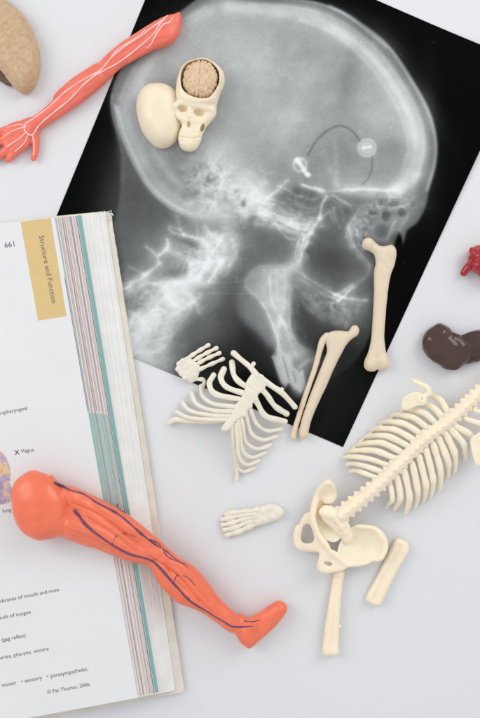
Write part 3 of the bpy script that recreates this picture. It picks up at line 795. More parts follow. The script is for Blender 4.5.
LT([(70, 492, 5, 10), (95, 503, 5, 10), (125, 521, 5, 10), (150, 540, 3, 8), (165, 551, 2, 6)])
LT([(68, 518, 6, 12), (95, 525, 6, 12), (122, 540, 4, 11), (146, 554, 2, 7)])
LT([(88, 508, 8, 6), (110, 522, 9, 7), (135, 541, 7, 6), (152, 552, 4, 5)])
LT([(158, 560, 2, 8), (170, 578, 4, 10), (184, 594, 3, 8), (205, 608, 1, 5), (232, 629, 0, 5)])
LT([(160, 550, 4, 8), (180, 568, 5, 8), (198, 586, 4, 7), (216, 604, 2, 6), (234, 622, 1, 6)])
LT([(168, 560, 6, 4), (182, 577, 7, 5), (198, 594, 5, 4), (214, 609, 3, 3)])
LT([(246, 640, 2, 7), (246, 630, 3, 7), (262, 622, 1, 6), (278, 611, 0, 5)], 3)
for g, d_, w in ([[(78, 498), (100, 508), (122, 524), (146, 545)], 1.7, 1.1], [[(150, 552), (162, 560), (180, 574), (200, 598)], 1.9, 1.2], [[(84, 492), (106, 501), (128, 517), (144, 532)], 1.0, .9], [[(78, 524), (98, 533), (120, 545)], 1.2, 1.0], [[(92, 512), (116, 528), (138, 547)], 1.3, 1.0], [[(164, 572), (176, 588), (192, 602)], 1.0, 1.0], [[(176, 562), (194, 582), (212, 604), (228, 620)], 1.3, 1.0], [[(166, 560), (178, 578), (192, 592)], 1.2, 1.0], [[(200, 598), (216, 612), (232, 626)], .9, .9], [[(256, 612), (246, 622), (240, 634)], .8, 1.2],
                 [[(75, 510), (100, 527), (125, 546)], .8, 1.4], [[(172, 556), (190, 574), (210, 600)], .9, 1.4], [[(148, 560), (160, 556), (168, 548)], .9, 2.0],
                 [[(185, 600), (195, 594), (212, 610)], .8, 1.4], [[(64, 480), (72, 500), (70, 525)], 1.6, 2.4], [[(250, 645), (262, 632), (280, 614)], .5, 1.5], [[(90, 495), (112, 512)], .6, 1.2]):
    vo.groove(g, d_, w)
vo.noise(.1, 26, 8)
Vl, Fl = vo.mesh(1)
zmn = Vl[:, 2].min()
make_obj('leg_muscle', Vl, Fl, M_leg, leg, 20)
veins = [[(92, 489, .9), (104, 494.5, .8), (118, 504, .7), (128, 510, .5)], [(152, 536, .8), (160, 541, .9), (168, 552, .8), (176, 557, .7), (186, 562, .6)], [(116, 539, .8), (120, 531, .7), (130, 529, .6), (140, 533, .5)], [(175, 579, .8), (178, 572, .7), (188, 574, .6), (196, 583, .5)],
         [(61, 479, 2.0), (66, 481.5, 1.8), (76, 486, 1.2), (88, 490, 1.2), (102, 499, 1.2), (120, 509, 1.3), (134, 520.5, 1.2), (147, 533, 1.2), (158, 542, 1.1), (166, 547, 1.0), (174, 554, .8), (190, 566, .5)],
         [(80, 505.5, 2.0), (87.5, 514.5, 1.7), (100, 526.5, 1.6), (116, 539, 1.5), (132, 549, 1.5), (151, 555.5, 1.5), (162, 564.5, 1.6), (175, 579.5, 1.5), (191, 598, 1.4), (206, 608.5, 1.3), (220, 617.5, 1.2), (236, 626, 1.1), (254, 625.5, .8)],
         [(244, 621.5, .8), (252, 622, .9), (261, 620, .6)]]
for vn in veins:
    tube('vein', drape(Vl, Fl, [(a, b, c * .8) for a, b, c in vn], 1.2, -0.25), M_vein, leg, 20, wob=.18, nr=10)

# ================================================================== FEMUR
vo = Vol(358, 402, 234, 376, -1, 20, .5)
vo.inflate([(362.5, 245), (365, 239.5), (369, 238), (374.4, 241.5), (381, 246), (388, 245.7), (394, 247), (396.3, 253), (395, 264), (391, 275), (388.3, 290), (386, 313), (384.5, 337),
            (386.7, 354), (390, 363), (388, 368), (379, 370.5), (369, 371), (364.5, 367), (365.7, 360), (370.6, 342.5), (372.7, 319), (374, 293), (374, 272.5), (375.6, 264), (374.4, 255), (369, 251), (365, 249)], 6.5, 5.2, 6.5, 1)
vo.ell((368, 244, 8), (6, 6, 6), 0, 2); vo.ell((391, 253, 7), (5, 8, 6), 0, 2); vo.ell((371, 363, 7), (6, 7, 6.5), 0, 3); vo.ell((383, 362, 7), (6, 7, 6.5), 0, 3)
vo.groove([(384, 250), (383, 268), (381, 300), (380, 330)], -.35, 2.5); vo.groove([(377, 357), (377.5, 371)], .9, 1.6); vo.groove([(379, 262), (388, 270)], .5, 1.6)
vo.noise(.05, 18, 5); vo.floor(.9)
V, F = vo.mesh(1)
tag(make_obj('thigh_bone', V, F, M_tan, None, 7), 'long tan toy thigh bone with a rounded head, near the right edge of the film', 'toy bone')

# ================================================================== TIBIA + FIBULA
shin = thing('shin_bones', 325, 385, 'joined pair of toy shin bones with a slit between them, crossing the film bottom edge', 'toy bone')
vo = Vol(288, 364, 320, 446, -1, 20, .5)
vo.inflate([(324, 337), (331, 331.5), (340, 330.5), (349, 331), (352.5, 326), (356, 325), (359, 329), (358, 335), (351, 340), (346, 346), (341, 355), (334, 369), (326, 387.5), (320, 400), (312.5, 417.5),
            (309, 430), (308, 436), (302, 439.5), (299, 432), (303, 415), (309, 398), (316, 380), (323, 362), (327, 350)], 6, 5.5, 6.5, 1)
vo.ell((354, 331, 7), (4.5, 5.5, 5), 30, 1.5)
vo.groove([(338, 336), (334, 352), (324, 376), (312, 408)], -.5, 2.2); vo.noise(.05, 18, 6); vo.floor(.9)
V, F = vo.mesh(1); make_obj('tibia', V, F, M_tan, shin, 7)
tube('fibula', [(327, 336, 8, 3.6), (322.5, 341, 8, 3.6), (319, 353, 7, 2.9), (315, 368, 7, 2.6), (309.5, 384, 7, 2.6), (304, 400, 6.5, 2.6), (299, 416, 6, 2.7), (294.5, 431, 5, 3.0), (293.5, 437, 4.6, 3.4)], M_tan, shin, 7, wob=.04)

# ================================================================== HAND BONES
hand = thing('hand_bones', 195, 365, 'small cream skeleton hand with spread fingers at the film bottom, left of the rib front', 'toy bone')
vo = Vol(172, 202, 352, 388, -1, 14, .45)
vo.inflate([(178, 362), (184, 358), (190, 360), (197, 365), (198, 372), (194, 378), (187, 380), (182, 377), (177, 371)], 3.5, 2.8, 4.5, 1)
for c_ in ((179, 364), (178, 369), (181.5, 373.5), (185, 377.5), (183, 361), (185, 367), (188, 373), (189, 364)):
    vo.ell((c_[0], c_[1], 5.4), (2.9, 2.9, 2.6), 0, .8)
vo.inflate([(186, 357), (193, 360), (200, 366), (199, 374), (196, 381), (188, 381)], 2.5, 2, 4.6, 2)
for c_ in ((192, 369), (194, 375), (190, 377)):
    vo.ell((c_[0], c_[1], 5.4), (2.7, 2.7, 2.3), 0, .8)
vo.floor(1); V, F = vo.mesh(1); make_obj('palm', V, F, M_bone3, hand, 5)
for p in ([(185, 360), (197, 352), (208.4, 345)], [(190, 363), (203, 355), (216.5, 348)], [(192, 367), (206, 359), (219.5, 353)], [(190, 374), (206, 366.5), (223, 359)], [(185, 378), (195, 379), (204, 380.2), (203, 386)]):
    q_ = [(x, y, 5.2 - .6 * i, 2.15 - .07 * i) for i, (x, y) in enumerate(p)]
    A = cr(q_, 1.5); A[:, 3] *= 1 + .16 * np.cos(np.linspace(0, 1, len(A)) * 6 * math.pi)
    tube('finger', A, M_bone3, hand, 5, wob=0, flat=.9)

# ================================================================== FRONT RIB CAGE
rc = thing('chest_bones', 235, 415, 'cream toy breastbone with ribs and collar bones, half on film and half on table', 'toy bone')
vo = Vol(216, 272, 366, 436, 6, 34, .5)
vo.inflate([(249, 377), (254, 371), (259, 373), (264, 376), (266.5, 384), (262, 391), (258, 395), (255, 401), (250, 407), (246, 413), (240, 418), (235, 422), (232, 427), (226, 431), (221, 429.5), (223, 424.5), (229, 417), (233, 410), (237, 403), (242, 396), (244.5, 389), (245.5, 383)], 2.6, 2.3, 22, 1)
for a_, b_ in ((247, 391), (243, 398), (238, 405), (234, 412), (262, 389), (256, 399), (250, 406), (244, 414)): vo.ell((a_, b_, 22), (2.6, 2.6, 2.2), 0, 1)
vo.groove([(248, 386), (262, 396)], .5, 1.2); vo.groove([(242, 396), (254, 404)], .35, 1.0); vo.groove([(237, 404), (248, 412)], .35, 1.0)
vo.noise(.07, 16, 9)
V, F = vo.mesh(1); make_obj('sternum', V, F, M_bone3, rc, 12)
for p in ([(233.5, 353, 15, 3), (241, 359.5, 18, 2.6), (250, 367, 21, 2.8), (257, 376, 22, 3.4)], [(262, 379, 22, 3.4), (272, 386, 21, 2.8), (281, 392, 19, 3.0), (288, 399, 17, 2.6), (295, 407, 13, 2.8)]):
    tube('clavicle', p, M_bone3, rc, 12, .8)
tube('joint_knob', [(251, 368, 21, 2), (253.5, 363.5, 21, 2.3)], M_bone3, rc, 12); tube('joint_knob', [(279, 392, 19, 2), (281.5, 389, 19, 2.2)], M_bone3, rc, 12)
ribsL = [[(232, 362), (234, 375), (241, 383), (251, 388)], [(224, 369), (221, 378), (227, 387), (245, 393.5)], [(213.7, 375), (209.5, 384), (216, 394), (240, 399)],
         [(201, 386), (203, 396), (214, 403.5), (237, 406.5)], [(191, 393), (197, 404), (213, 410), (234, 411)], [(182, 403), (191, 411), (213, 415), (231, 415.5)],
         [(176, 412), (187, 417), (205, 419), (228, 419)]]
for i, p in enumerate(ribsL):
    zs = (4.5 + (9 if i < 3 else 0), 13 + (3 if i < 3 else 0), 19, 22)
    rr_ = 2.9 if i < 3 else 2.3 - .08 * (i - 3)
    if i == 0: zs = (13, 17, 20, 22)
    tube('rib', [(x, y, z, rr_ * (1.06 if k == 0 else 1)) for k, ((x, y), z) in enumerate(zip(p, zs))], M_bone3, rc, 12, .62, wob=.09)
tube('costal_margin', [(168, 424, 3.5, 2.4), (175, 420, 7, 2.6), (190, 421, 11, 2.4), (210, 421, 16, 2.4), (228, 419, 20, 2.6)], M_bone3, rc, 12, .62, wob=.09)
ribsR = [[(260, 387), (267, 395), (275, 406), (287, 414)], [(254, 396), (258, 404), (266, 416), (285.5, 421.5)], [(249, 403), (251, 411), (257, 424), (268, 431), (282, 429)],
         [(245, 409), (247, 418), (251.5, 433), (263, 440), (277, 437)], [(241, 415), (243, 426), (245.5, 441), (257, 449), (271, 445.5)],
         [(238, 420), (240, 432), (242.5, 450), (252, 457.5), (265, 453.5)], [(236, 424), (237.5, 438), (239, 456), (247, 465), (259, 461)], [(234, 430), (236.5, 462), (243, 472), (254, 469)]]
for i, p in enumerate(ribsR):
    m = len(p)
    zs = (22, 20, 15, 9) if m == 4 else (22, 20, 15, 10, 4.5)
    if i < 2: zs = (22, 21, 17, 10)
    if i == 7: zs = (20, 9, 6, 3.8)
    rr_ = 2.9 if i < 2 else 2.2 - .05 * i
    tube('rib', [(x, y, z, rr_) for (x, y), z in zip(p, zs)], M_bone3, rc, 12, .62, wob=.09)
tube('costal_margin', [(232, 426, 21, 2.4), (234, 440, 16, 2.5), (235.5, 458, 9, 2.3), (237, 472, 5, 2.0), (236.5, 481, 3.6, 1.9)], M_bone3, rc, 12, .8)

# ================================================================== BACK RIB CAGE + SPINE
sp = thing('spine_with_ribs', 415, 450, 'cream toy spine with rows of ribs down both sides at the right edge', 'toy bone')
cl = np.array([(520, 352), (497, 376), (478, 393), (467.5, 403.5), (449, 420), (424, 439), (402, 460.6), (377, 485.6), (355, 504), (337, 519)], float)
C = cr(cl, 1.0)
vo = Vol(326, 524, 346, 532, 4, 44, .72)
seg = np.cumsum(np.r_[0, np.linalg.norm(np.diff(C, axis=0), axis=1)])
Tn = np.gradient(C, axis=0); Tn /= np.linalg.norm(Tn, axis=1)[:, None]
Nn = np.stack([-Tn[:, 1], Tn[:, 0]], 1)
tot = seg[-1]
def at_s(s):
    i = min(len(C) - 1, int(np.searchsorted(seg, s)))
    return C[i], Tn[i], Nn[i], s / tot
s_ = 2.0
while s_ < tot - 1:
    c_, t_, n_, fr = at_s(s_)
    r_ = 4.4 + 2.6 * fr
    zc = 19 + 3 * math.sin(fr * math.pi) - 5 * max(0, fr - .75) * 2
    h = 2.6 + 1.0 * fr
    a = c_ - t_ * h * .7; b_ = c_ + t_ * h * .7
    vo.cone((a[0], a[1], zc), (b_[0], b_[1], zc), r_, r_, 1.3)
    # transverse processes
    for sg_ in (-1, 1):
        e_ = c_ + n_ * sg_ * (r_ + 1.6) + t_ * 1.0
        vo.cone((c_[0], c_[1], zc + 2), (e_[0], e_[1], zc + 1.5), 2.3, 1.9, 2.5)
    # spinous process, on the upper side
    e_ = c_ + t_ * 3.5 + n_ * -.6
    vo.cone((c_[0], c_[1], zc + r_ - 1), (e_[0], e_[1], zc + r_ + 2.0), 2.2, 1.5, 2.4)
    s_ += 2 * h + 1.1
vo.tube([(c_[0], c_[1], 20 + 3 * math.sin(i / len(cl) * math.pi) - (2 if i > 7 else 0), 3.9 + .26 * i) for i, c_ in enumerate(cl)], 2)
vo.noise(.07, 15, 12)
V, F = vo.mesh(1); make_obj('spine', V, F, M_bone2, sp, 22)
A_ = [[(447, 412), (441, 401), (430, 394)],
      [(441, 416), (433, 407.5), (420, 403)], [(434, 422), (424, 413), (407, 410)], [(427, 428), (414, 418), (396, 416)], [(420.6, 434), (405, 424), (386, 423)], [(414, 440), (396, 430), (376, 430)],
      [(408, 446), (389, 436.5), (369, 437.5)], [(402, 452.5), (383, 443), (361, 445.5)], [(396, 459), (377, 451), (353, 452)], [(389, 465.5), (371, 459), (348, 458)], [(383, 472), (367.5, 466.5), (351, 465)],
      [(378, 478), (366, 473.5), (354, 472)]]
for i, p in enumerate(A_):
    (x0, y0), (x1, y1), (x2, y2) = p
    rr_ = 3.15 if i < 9 else 2.7
    pts = [(x0 + 2, y0 + 2, 22, rr_), (x0, y0, 22.5, rr_), (x1, y1, 22, rr_), ((x1 + x2) / 2 - 1, (y1 + y2) / 2 - 1.2, 17, rr_ * .95), (x2 + 2, y2 - .5, 10, rr_ * .85), (x2 - 2.5, y2 + 1.0, 4.5, rr_ * .7)]
    tube('rib', pts, M_bone2, sp, 18, .72, wob=.07)
tube('rib_end_strip', [(408, 409, 6, 1.6), (390, 421, 5, 1.6), (372, 434, 4.5, 1.6), (356, 448, 4, 1.7), (349, 458, 4, 1.9)], M_bone2, sp, 14, 1.0)
B_ = [[(455, 426), (468, 433), (475, 443)], [(451, 430), (462, 442), (467.5, 459)], [(445.6, 434.5), (453.5, 451), (457, 472)], [(439, 440), (447, 459), (450, 477)], [(433, 445.5), (439.5, 467), (441.5, 490)],
      [(426, 452), (432, 475), (433, 497)], [(419, 458.5), (425, 482), (426, 501)], [(412, 465), (417, 488), (417.5, 507)], [(404, 472), (409, 495), (408, 514)], [(397, 479), (400, 495), (397, 510)], [(390, 485.6), (392, 498), (389.5, 507)],
      [(466, 419), (481, 424), (492, 438)], [(476, 411), (491, 414), (504, 430)]]
for i, p in enumerate(B_):
    (x0, y0), (x1, y1), (x2, y2) = p
    rr_ = 3.3 if i < 10 else 2.6
    pts = [(x0 - 2, y0 - 3, 22, rr_), (x0, y0, 22.5, rr_), (x1, y1, 21, rr_), ((x1 + x2) / 2 + .6, (y1 + y2) / 2, 16, rr_ * .85), (x2, y2 - 1, 9, rr_ * .68), (x2 - .3, y2 + 3, 3.4, rr_ * .55)]
    tube('rib', pts, M_bone2, sp, 18, .72, wob=.07)
# scapulae
vo = Vol(396, 440, 370, 420, 6, 40, .5)
def sz(Xg, Yg): return 27 + (Xg - 415) * .08 - (Yg - 400) * .05
vo.inflate([(401.5, 404), (403, 397.5), (409, 393.5), (417, 391.5), (424, 394), (427, 399), (424, 405), (416, 406), (408, 410), (402, 409)], 1.6, 1.2, sz, 1)
vo.ell((421.5, 399, 28), (4.2, 4.2, 2.8), 0, 1); vo.ell((421.5, 399, 31), (1.7, 1.7, 3), 0, .4, cut=True)
vo.tube([(424, 396, 28, 2.2), (429, 392.5, 29, 2.2), (426, 387, 30, 2.3), (420, 384, 29, 2.0), (412, 379.5, 26, 1.4)], 2, .8)
vo.noise(.05, 14, 2)
V, F = vo.mesh(1); make_obj('scapula', V, F, M_bone2, sp, 26)
vo = Vol(466, 506, 426, 474, 6, 36, .6)
vo.inflate([(470, 440), (476, 434), (486, 430), (497, 436), (498, 446), (488, 456), (478, 466), (473, 458)], 1.8, 1.3, 23, 1); vo.noise(.05, 14, 3)
V, F = vo.mesh(1); make_obj('scapula', V, F, M_bone2, sp, 22)

# ================================================================== PELVIS
pv = thing('pelvis', 340, 530, 'cream toy pelvis with a bowl-shaped hip wing at the lower end of the spine', 'toy bone')
vo = Vol(290, 392, 474, 580, 0, 36, .62)
def bowl(Xg, Yg): return 8 + ((Xg - 361) ** 2 + (Yg - 544) ** 2) * .017
vo.inflate([(346, 531), (356, 526), (374, 528), (382.5, 536), (385, 546), (381, 556), (372, 561), (362, 560), (351, 566), (341, 560), (337, 550)], 2.2, 1.6, bowl, 1.5)
vo.tube([(357, 526, 15, 1.8), (374, 528, 17, 2.0), (383, 537, 18, 2.2), (385, 547, 18, 2.2), (380.5, 557, 17, 2.4), (375, 559, 15, 2)], 2)
vo.tube([(375, 559, 13, 1.6), (365, 563, 13, 2.2), (350, 563.5, 15, 3), (338, 557, 17, 2.9), (326, 545, 19, 2.7), (317, 531, 20, 2.5), (312.5, 516, 20, 2.6), (315, 501, 19, 3), (320, 490, 18, 3.4), (328, 482, 17, 3.4)], 1.5)
def bowl2(Xg, Yg): return 9 + ((Xg - 330) ** 2 + (Yg - 518) ** 2) * .016
vo.inflate([(320, 484), (328, 480), (335, 486), (335.5, 498), (330, 507), (337, 520), (344, 530), (338, 540), (329, 541), (319, 530), (313, 516), (314, 500)], 2.4, 1.7, bowl2, 1.5)
vo.inflate([(324, 484), (329, 480), (335, 485), (336, 496), (332, 503), (324, 503), (320, 494)], 3.5, 2.8, 17, 2)
def isch(Xg, Yg): return 6.5 + np.clip((Xg - 298) * .42, 0, 9)
vo.inflate([(314, 510), (304, 516), (298.5, 528), (295.5, 540), (298, 549), (308, 551), (320, 552), (330, 556), (330, 546), (320, 534), (314, 520)], 3, 2.8, isch, 2.5)
vo.inflate([(303.5, 527), (309, 524), (313, 532), (314, 541), (307, 544), (301.5, 541)], 1.5, 8, isch, 1.2, cut=True)
vo.inflate([(322, 549), (318.5, 558), (317, 568), (324, 573), (334, 572), (344, 569.5), (350, 563), (338, 556)], 3, 2.8, isch, 2.5)
vo.ell((328, 563, 12), (5.5, 2.6, 8), 15, 1.5, cut=True)
vo.ell((339, 564, 11), (7, 6, 6), 0, 3)
vo.tube([(298, 528, 8, 2.2), (296.5, 541, 7, 2.6), (302, 549, 7, 2.6), (318, 550.5, 11, 2.4)], 2)
vo.ell((331, 547, 6), (4.4, 4.4, 14), 20, 1.2, cut=True)
vo.noise(.07, 18, 4); vo.f += 0
V, F = vo.mesh(1); make_obj('hip_bone', V, F, M_bone2, pv, 14)
vo = Vol(312, 362, 496, 552, 2, 34, .55)
vo.inflate([(321, 508), (327, 505), (336, 508), (345, 516), (351, 528), (354, 538), (350, 545), (344, 544), (338, 535), (330, 527), (322, 519)], 6, 5, lambda a, b: 20 - np.clip((b - 512) * .22, 0, 9), 1)
vo.tube([(322, 512, 20, 3.4), (330, 514, 22, 4.4), (340, 519, 20, 4)], 2)
vo.tube([(334, 516, 24, 2), (342, 527, 22, 2), (348, 537, 17, 1.8)], 2)
for k in range(4):
    x0, y0 = 333 + k * 4.4, 515 + k * 6
    vo.groove([(x0 - 3, y0 + 6), (x0 + 5, y0 + 1)], .6, .9)
V, F = vo.mesh(1); make_obj('sacrum', V, F, M_bone2, pv, 20)

# ================================================================== LEG BONE below pelvis
vo = Vol(317, 350, 564, 661, -1, 18, .5)
vo.inflate([(334.5, 570), (339, 568), (344.5, 571), (342.5, 585), (341, 600), (339.5, 622), (338.6, 645), (337.5, 653), (332, 655.5), (326.5, 655), (322.5, 649.5), (325, 626), (328.4, 604), (331.6, 586)], 5.5, 5, 6, 1)
vo.groove([(337, 575), (334, 600), (332.5, 625), (331, 642)], .7, 2.0); vo.ell((340, 626, 6), (1.6, 1.6, 1.6), 0, 1)
vo.ell((327, 650, 6), (4.5, 5, 5.5), 0, 2); vo.ell((334, 650, 6), (4.5, 5, 5.5), 0, 2); vo.ell((339, 572, 7), (5, 5, 5.5), 0, 2)
vo.noise(.05, 17, 15); vo.floor(.2)
V, F = vo.mesh(1); tag(make_obj('lower_limb_bone', V, F, M_bone2, None, 6), 'slim cream toy bone hanging straight down below the pelvis on the table', 'toy bone')

# ================================================================== SHORT BONE
vo = Vol(361, 414, 533, 612, -1, 16, .5)
vo.inflate([(396, 538.5), (403, 540), (408.5, 543.5), (408.7, 551), (399.5, 567), (390, 585.6), (383.5, 599.7), (379.5, 605.5), (373, 604.5), (367, 601), (366.2, 596), (377, 576), (388, 554)], 4, 4.2, 5, 1, smooth=True)
vo.groove([(399, 546), (391, 561), (380, 584), (374, 598)], 1.3, 2.4, 5); vo.groove([(404, 548), (396, 563), (386, 584), (380, 600)], -.5, 1.6, 5)
vo.noise(.07, 16, 16); vo.floor(.2)
V, F = vo.mesh(1); tag(make_obj('short_bone', V, F, M_bone2, None, 5), 'short stubby cream bone with a groove, right of the pelvis on the table', 'toy bone')

# ================================================================== FOOT BONES
ft = thing('foot_bones', 255, 520, 'small cream skeleton foot lying alone on the table centre', 'toy bone')
vo = Vol(238, 290, 498, 534, -1, 16, .45)
vo.inflate([(284.5, 512), (280, 506.5), (272, 504), (262, 506), (254, 510), (250, 516), (252, 524), (260, 525.5), (272, 522), (281, 518)], 4.5, 4, 5, 1)
for c_, r_ in (((279, 512), 5), ((270, 508), 4), ((272, 516), 4.4), ((262, 511), 3.8), ((264, 519), 3.8), ((256, 516), 3.4), ((257, 522), 3)):
    vo.ell((c_[0], c_[1], 6.5), (r_, r_ * .9, 3.4), 0, .9)
vo.groove([(266, 506), (268, 522)], .4, 1); vo.noise(.05, 14, 17); vo.floor(.2)
V, F = vo.mesh(1); make_obj('heel', V, F, M_bone3, ft, 6)
for i, (x0, y0, x1, y1) in enumerate(((258, 509.5, 226, 514.5), (256, 513, 222, 519.5), (256, 516.5, 222.5, 525), (256, 520, 224.5, 530.5), (258, 523, 227, 536))):
    A = np.array([(x0 + (x1 - x0) * t, y0 + (y1 - y0) * t + .5 * math.sin(t * 7 + i), 6.2 - 3.2 * t + .5 * math.cos(t * 9), (2.7 + .08 * i) * (1 + .16 * math.cos(t * 6.28 * 2.5 + i * .5))) for t in np.linspace(0, 1, 24)])
    tube('toe', A, M_bone3, ft, 5, wob=0.05)

# ================================================================== SKULL, CAP, BRAIN
cap = Vol(132, 184, 77, 150, -1, 30, .6)
cap.inflate([(135.6, 100), (139, 89), (146, 83), (156, 81), (168, 83.5), (176.5, 91), (181, 106), (180.5, 128), (175, 140), (163.5, 146.8), (152, 143), (142, 131), (136.6, 116)], 22, 21, 3, 1)
cap.noise(.15, 26, 20); cap.floor(1.0)
V, F = cap.mesh(2)
tag(make_obj('skull_cap', V, F, M_bone, None, 12), 'smooth egg-shaped cream skull cap lying beside the open toy skull', 'toy skull cap')

vo = Vol(168, 229, 54, 154, -1, 34, .42)
upper = [(176.5, 100), (176, 85), (179, 72), (183, 65), (190, 61), (204, 58.3), (215.5, 63.5), (223.5, 72), (224.5, 82), (220, 94), (215, 106), (200, 110), (184, 108)]
vo.inflate(upper, 8, 14, 12, 1)
face = [(173, 103), (171.5, 109), (174, 115), (179, 120), (180, 132), (179, 143.6), (183.4, 149), (191.4, 149.8), (199, 144), (203, 133), (207.5, 125), (215, 116), (216.5, 108.5), (214, 103), (200, 99), (184, 97)]
vo.inflate(face, 6, 8.5, 10.5, 3)
vo.ell((191, 117, 14), (9, 10, 7), 10, 4)
vo.tube([(174, 108, 16, 3.2), (182, 104, 20, 2.6), (191, 106, 20, 2.4), (201, 108, 20, 2.6), (212, 110, 16, 3.2)], 2.5)
vo.tube([(174, 112, 14, 2.6), (181, 118, 16, 2.6), (187, 121, 18, 2.4)], 2); vo.tube([(213, 114, 14, 2.6), (205, 120, 15, 2.6), (197, 122, 17, 2.4)], 2)
vo.tube([(190, 110, 20, 1.7), (189.5, 118, 21, 1.8)], 2)
vo.ell((188, 138, 15), (9.5, 9, 5.5), 8, 3); vo.ell((189, 146, 12), (7, 4.5, 5), 8, 3)
for t in range(7):   # teeth rows
    vo.groove([(182 + t * 2.4, 133), (181.7 + t * 2.3, 143)], .8, .62, 9)
vo.groove([(180, 137.5), (190, 139.5), (199, 138)], 1.1, .7, 8)
vo.ell((182.8, 110, 19.5), (4.9, 3.2, 6), 10, .7, cut=True); vo.ell((199, 114, 19.5), (5.4, 3.4, 6), 8, .7, cut=True)
vo.ell((189, 125.5, 19), (1.9, 3.0, 4), 10, .8, cut=True); vo.ell((202.3, 128, 14), (1.8, 4.4, 7), 20, 1, cut=True); vo.ell((180.6, 125, 14), (1.4, 3, 6), 0, 1, cut=True)
inner = [(181.5, 88), (181.5, 76), (184.5, 68.5), (191, 63.5), (204, 61.5), (213.5, 66.5), (219, 74.5), (219, 85), (214, 95), (208, 101), (196.5, 100.5), (186, 95.5)]
vo.inflate(inner, 4, 15, 21, .6, cut=True)
vo.noise(.07, 16, 22); vo.floor(1.0)
V, F = vo.mesh(1)
tag(make_obj('toy_skull', V, F, M_bone, None, 14), 'small cream toy skull with its top open, face towards the film bottom', 'toy skull')
vo = Vol(180, 222, 57, 104, 6, 36, .36)
vo.inflate([(182.8, 86), (182.8, 76), (186.5, 66.5), (194, 61.5), (203, 60), (211.5, 63.5), (217, 72), (217.5, 83), (213.3, 93), (206, 98.8), (196, 98.5), (187.5, 94.3)], 11, 12.5, 18, 1)
rb = random.Random(4)
for k in range(13):
    x0 = 183.5 + k * 2.7; ph = rb.uniform(0, 6)
    vo.groove([(x0 + (0 if k == 6 else 1.25 * math.sin(y_ * .55 + ph) + .5 * math.sin(y_ * 1.1 + k)) + (y_ - 80) * -.06, y_) for y_ in np.arange(59, 102, 1.5)], .95 if k != 6 else 1.7, .7)
for k in range(60):
    x0 = rb.uniform(184, 215); y0 = rb.uniform(62, 98); vo.groove([(x0, y0), (x0 + rb.uniform(1, 2.6), y0 + rb.uniform(-1.5, 1.5))], .8, .55)
V, F = vo.mesh(1)
tag(make_obj('toy_brain', V, F, M_brain, None, 20), 'tan grooved toy brain sitting inside the open cream skull', 'toy brain')

# ================================================================== TAN ORGAN
og = thing('speckled_organ', 5, 45, 'tan speckled half-oval organ model cut off by the upper left corner', 'anatomical model')
vo = Vol(-46, 44, -24, 98, -1, 30, .8)
vo.inflate([(8, 1), (22.5, 14), (32.5, 32), (38.5, 50), (38.5, 68), (34, 84), (25, 92.5), (15, 89), (7.5, 80), (0, 70), (-14, 64), (-32, 52), (-42, 25), (-36, -4), (-14, -16)], 16, 15, 8, 1)
vo.groove([(2, 10), (20, 30), (28, 55), (26, 80)], -.8, 3, 8); vo.noise(.35, 16, 25); vo.floor(.2)
V, F = vo.mesh(1); make_obj('organ_body', V, F, M_organ, og, 12)
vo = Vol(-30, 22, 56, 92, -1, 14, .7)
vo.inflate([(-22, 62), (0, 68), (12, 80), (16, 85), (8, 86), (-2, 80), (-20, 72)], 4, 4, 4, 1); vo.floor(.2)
V, F = vo.mesh(1); make_obj('organ_dark_edge', V, F, M_organd, og, 4)  # separate dark brown pillow along the organ's lower left rim

# ================================================================== LIVER
lv = thing('liver_model', 450, 348, 'glossy dark brown two-lobed liver model on the table at the right edge', 'anatomical model')
vo = Vol(418, 480, 319, 376, -1, 26, .55)
vo.inflate([(422.5, 340), (427.5, 331), (437, 324.3), (445, 324.6), (452.5, 330.5), (462, 335), (470, 341), (473.5, 349), (470, 360), (461.5, 367), (452, 370.6), (442, 367), (432, 360.5), (424.5, 351)], 13, 11, 7.5, 1)
vo.groove([(452, 331), (450, 338), (455, 343)], .8, 2.2); vo.noise(.45, 20, 27); vo.floor(.2)
V, F = vo.mesh(2); make_obj('right_lobe', V, F, M_liver, lv, 9)
vo = Vol(456, 506, 322, 370, -1, 22, .6)
vo.inflate([(460, 338), (466, 333.5), (474, 331), (486, 330), (498, 336), (500, 350), (488, 358), (475, 362), (468, 364), (462, 355)], 9, 8, 5, 1); vo.noise(.3, 16, 28); vo.floor(.2)
V, F = vo.mesh(2); make_obj('left_lobe', V, F, M_liver2, lv, 7)

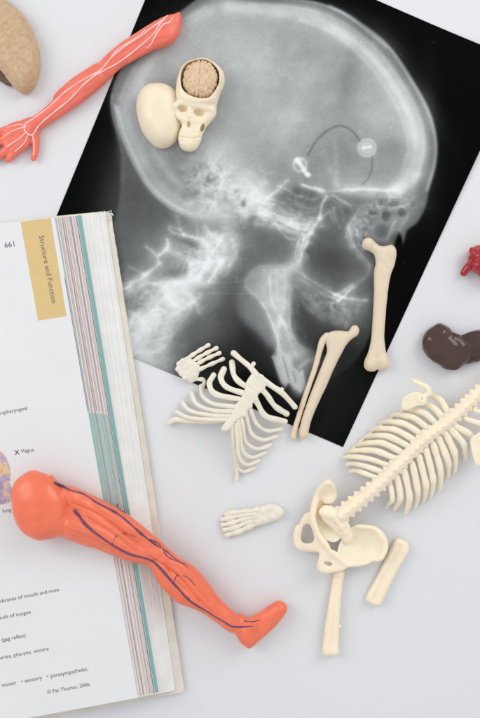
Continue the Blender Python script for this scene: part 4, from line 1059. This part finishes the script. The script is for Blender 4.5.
# ================================================================== HEART
ht = thing('heart_model', 480, 262, 'shiny red heart model with a stubby vessel, cut off by the right edge', 'anatomical model')
vo = Vol(464, 512, 238, 290, -1, 30, .55)
vo.inflate([(469.5, 254), (471, 248.5), (480, 245), (494, 246), (504, 256), (504, 270), (494, 282), (484, 280), (477, 273), (470, 268), (468.5, 262)], 12, 12, 9, 1); vo.noise(.5, 12, 30); vo.floor(.2)
V, F = vo.mesh(1); make_obj('heart_body', V, F, M_red, ht, 10)
tube('vessel', [(476, 262, 8, 5), (470, 266, 7.5, 4.2), (466.5, 270, 6.5, 3.9), (464.8, 272.6, 6, 3.6)], M_red, ht, 10)
tube('vessel', [(476, 258, 14, 3), (472, 254, 15, 3), (471.5, 250, 13, 2.8)], M_red, ht, 10)

# ================================================================== clean up helper props
for o in scene.objects:
    if '_org' in o: del o['_org']

# ================================================================== LIGHT
w = bpy.data.worlds.new('World'); scene.world = w; w.use_nodes = True
bg = w.node_tree.nodes['Background']; bg.inputs[0].default_value = (0.96, 0.975, 1.0, 1); bg.inputs[1].default_value = 0.77
def area(name, loc, target, sx, sy, power, col):
    l = bpy.data.lights.new(name, 'AREA'); l.shape = 'RECTANGLE'; l.size = sx; l.size_y = sy; l.energy = power; l.color = col
    o = bpy.data.objects.new(name, l); COL.objects.link(o); o.location = loc
    o.rotation_euler = (Vector(target) - Vector(loc)).to_track_quat('-Z', 'Y').to_euler()
    return o
area('window_light_right', (0.75, 0.62, 0.72), (0, 0, 0), 0.6, 0.7, 4.5, (1.0, 0.985, 0.965))
area('window_light_left', (-0.85, 0.35, 0.75), (-0.02, 0.05, 0), 0.6, 0.7, 4.0, (0.97, 0.985, 1.0))

# ================================================================== CAMERA
cam = bpy.data.cameras.new('camera'); co = bpy.data.objects.new('camera', cam); COL.objects.link(co)
co.location = (0, 0, CAMH * S)
cam.sensor_fit = 'VERTICAL'; cam.sensor_height = 36
cam.lens = 36 * CAMH / 718.0
cam.clip_start = .01; cam.clip_end = 20
cam.dof.use_dof = True; cam.dof.focus_distance = CAMH * S - 0.004; cam.dof.aperture_fstop = 3.2
scene.camera = co
scene.view_settings.view_transform = 'Standard'; scene.view_settings.look = 'None'
scene.view_settings.exposure = 0; scene.view_settings.gamma = 1
try:
    scene.cycles.use_denoising = True
except Exception: pass
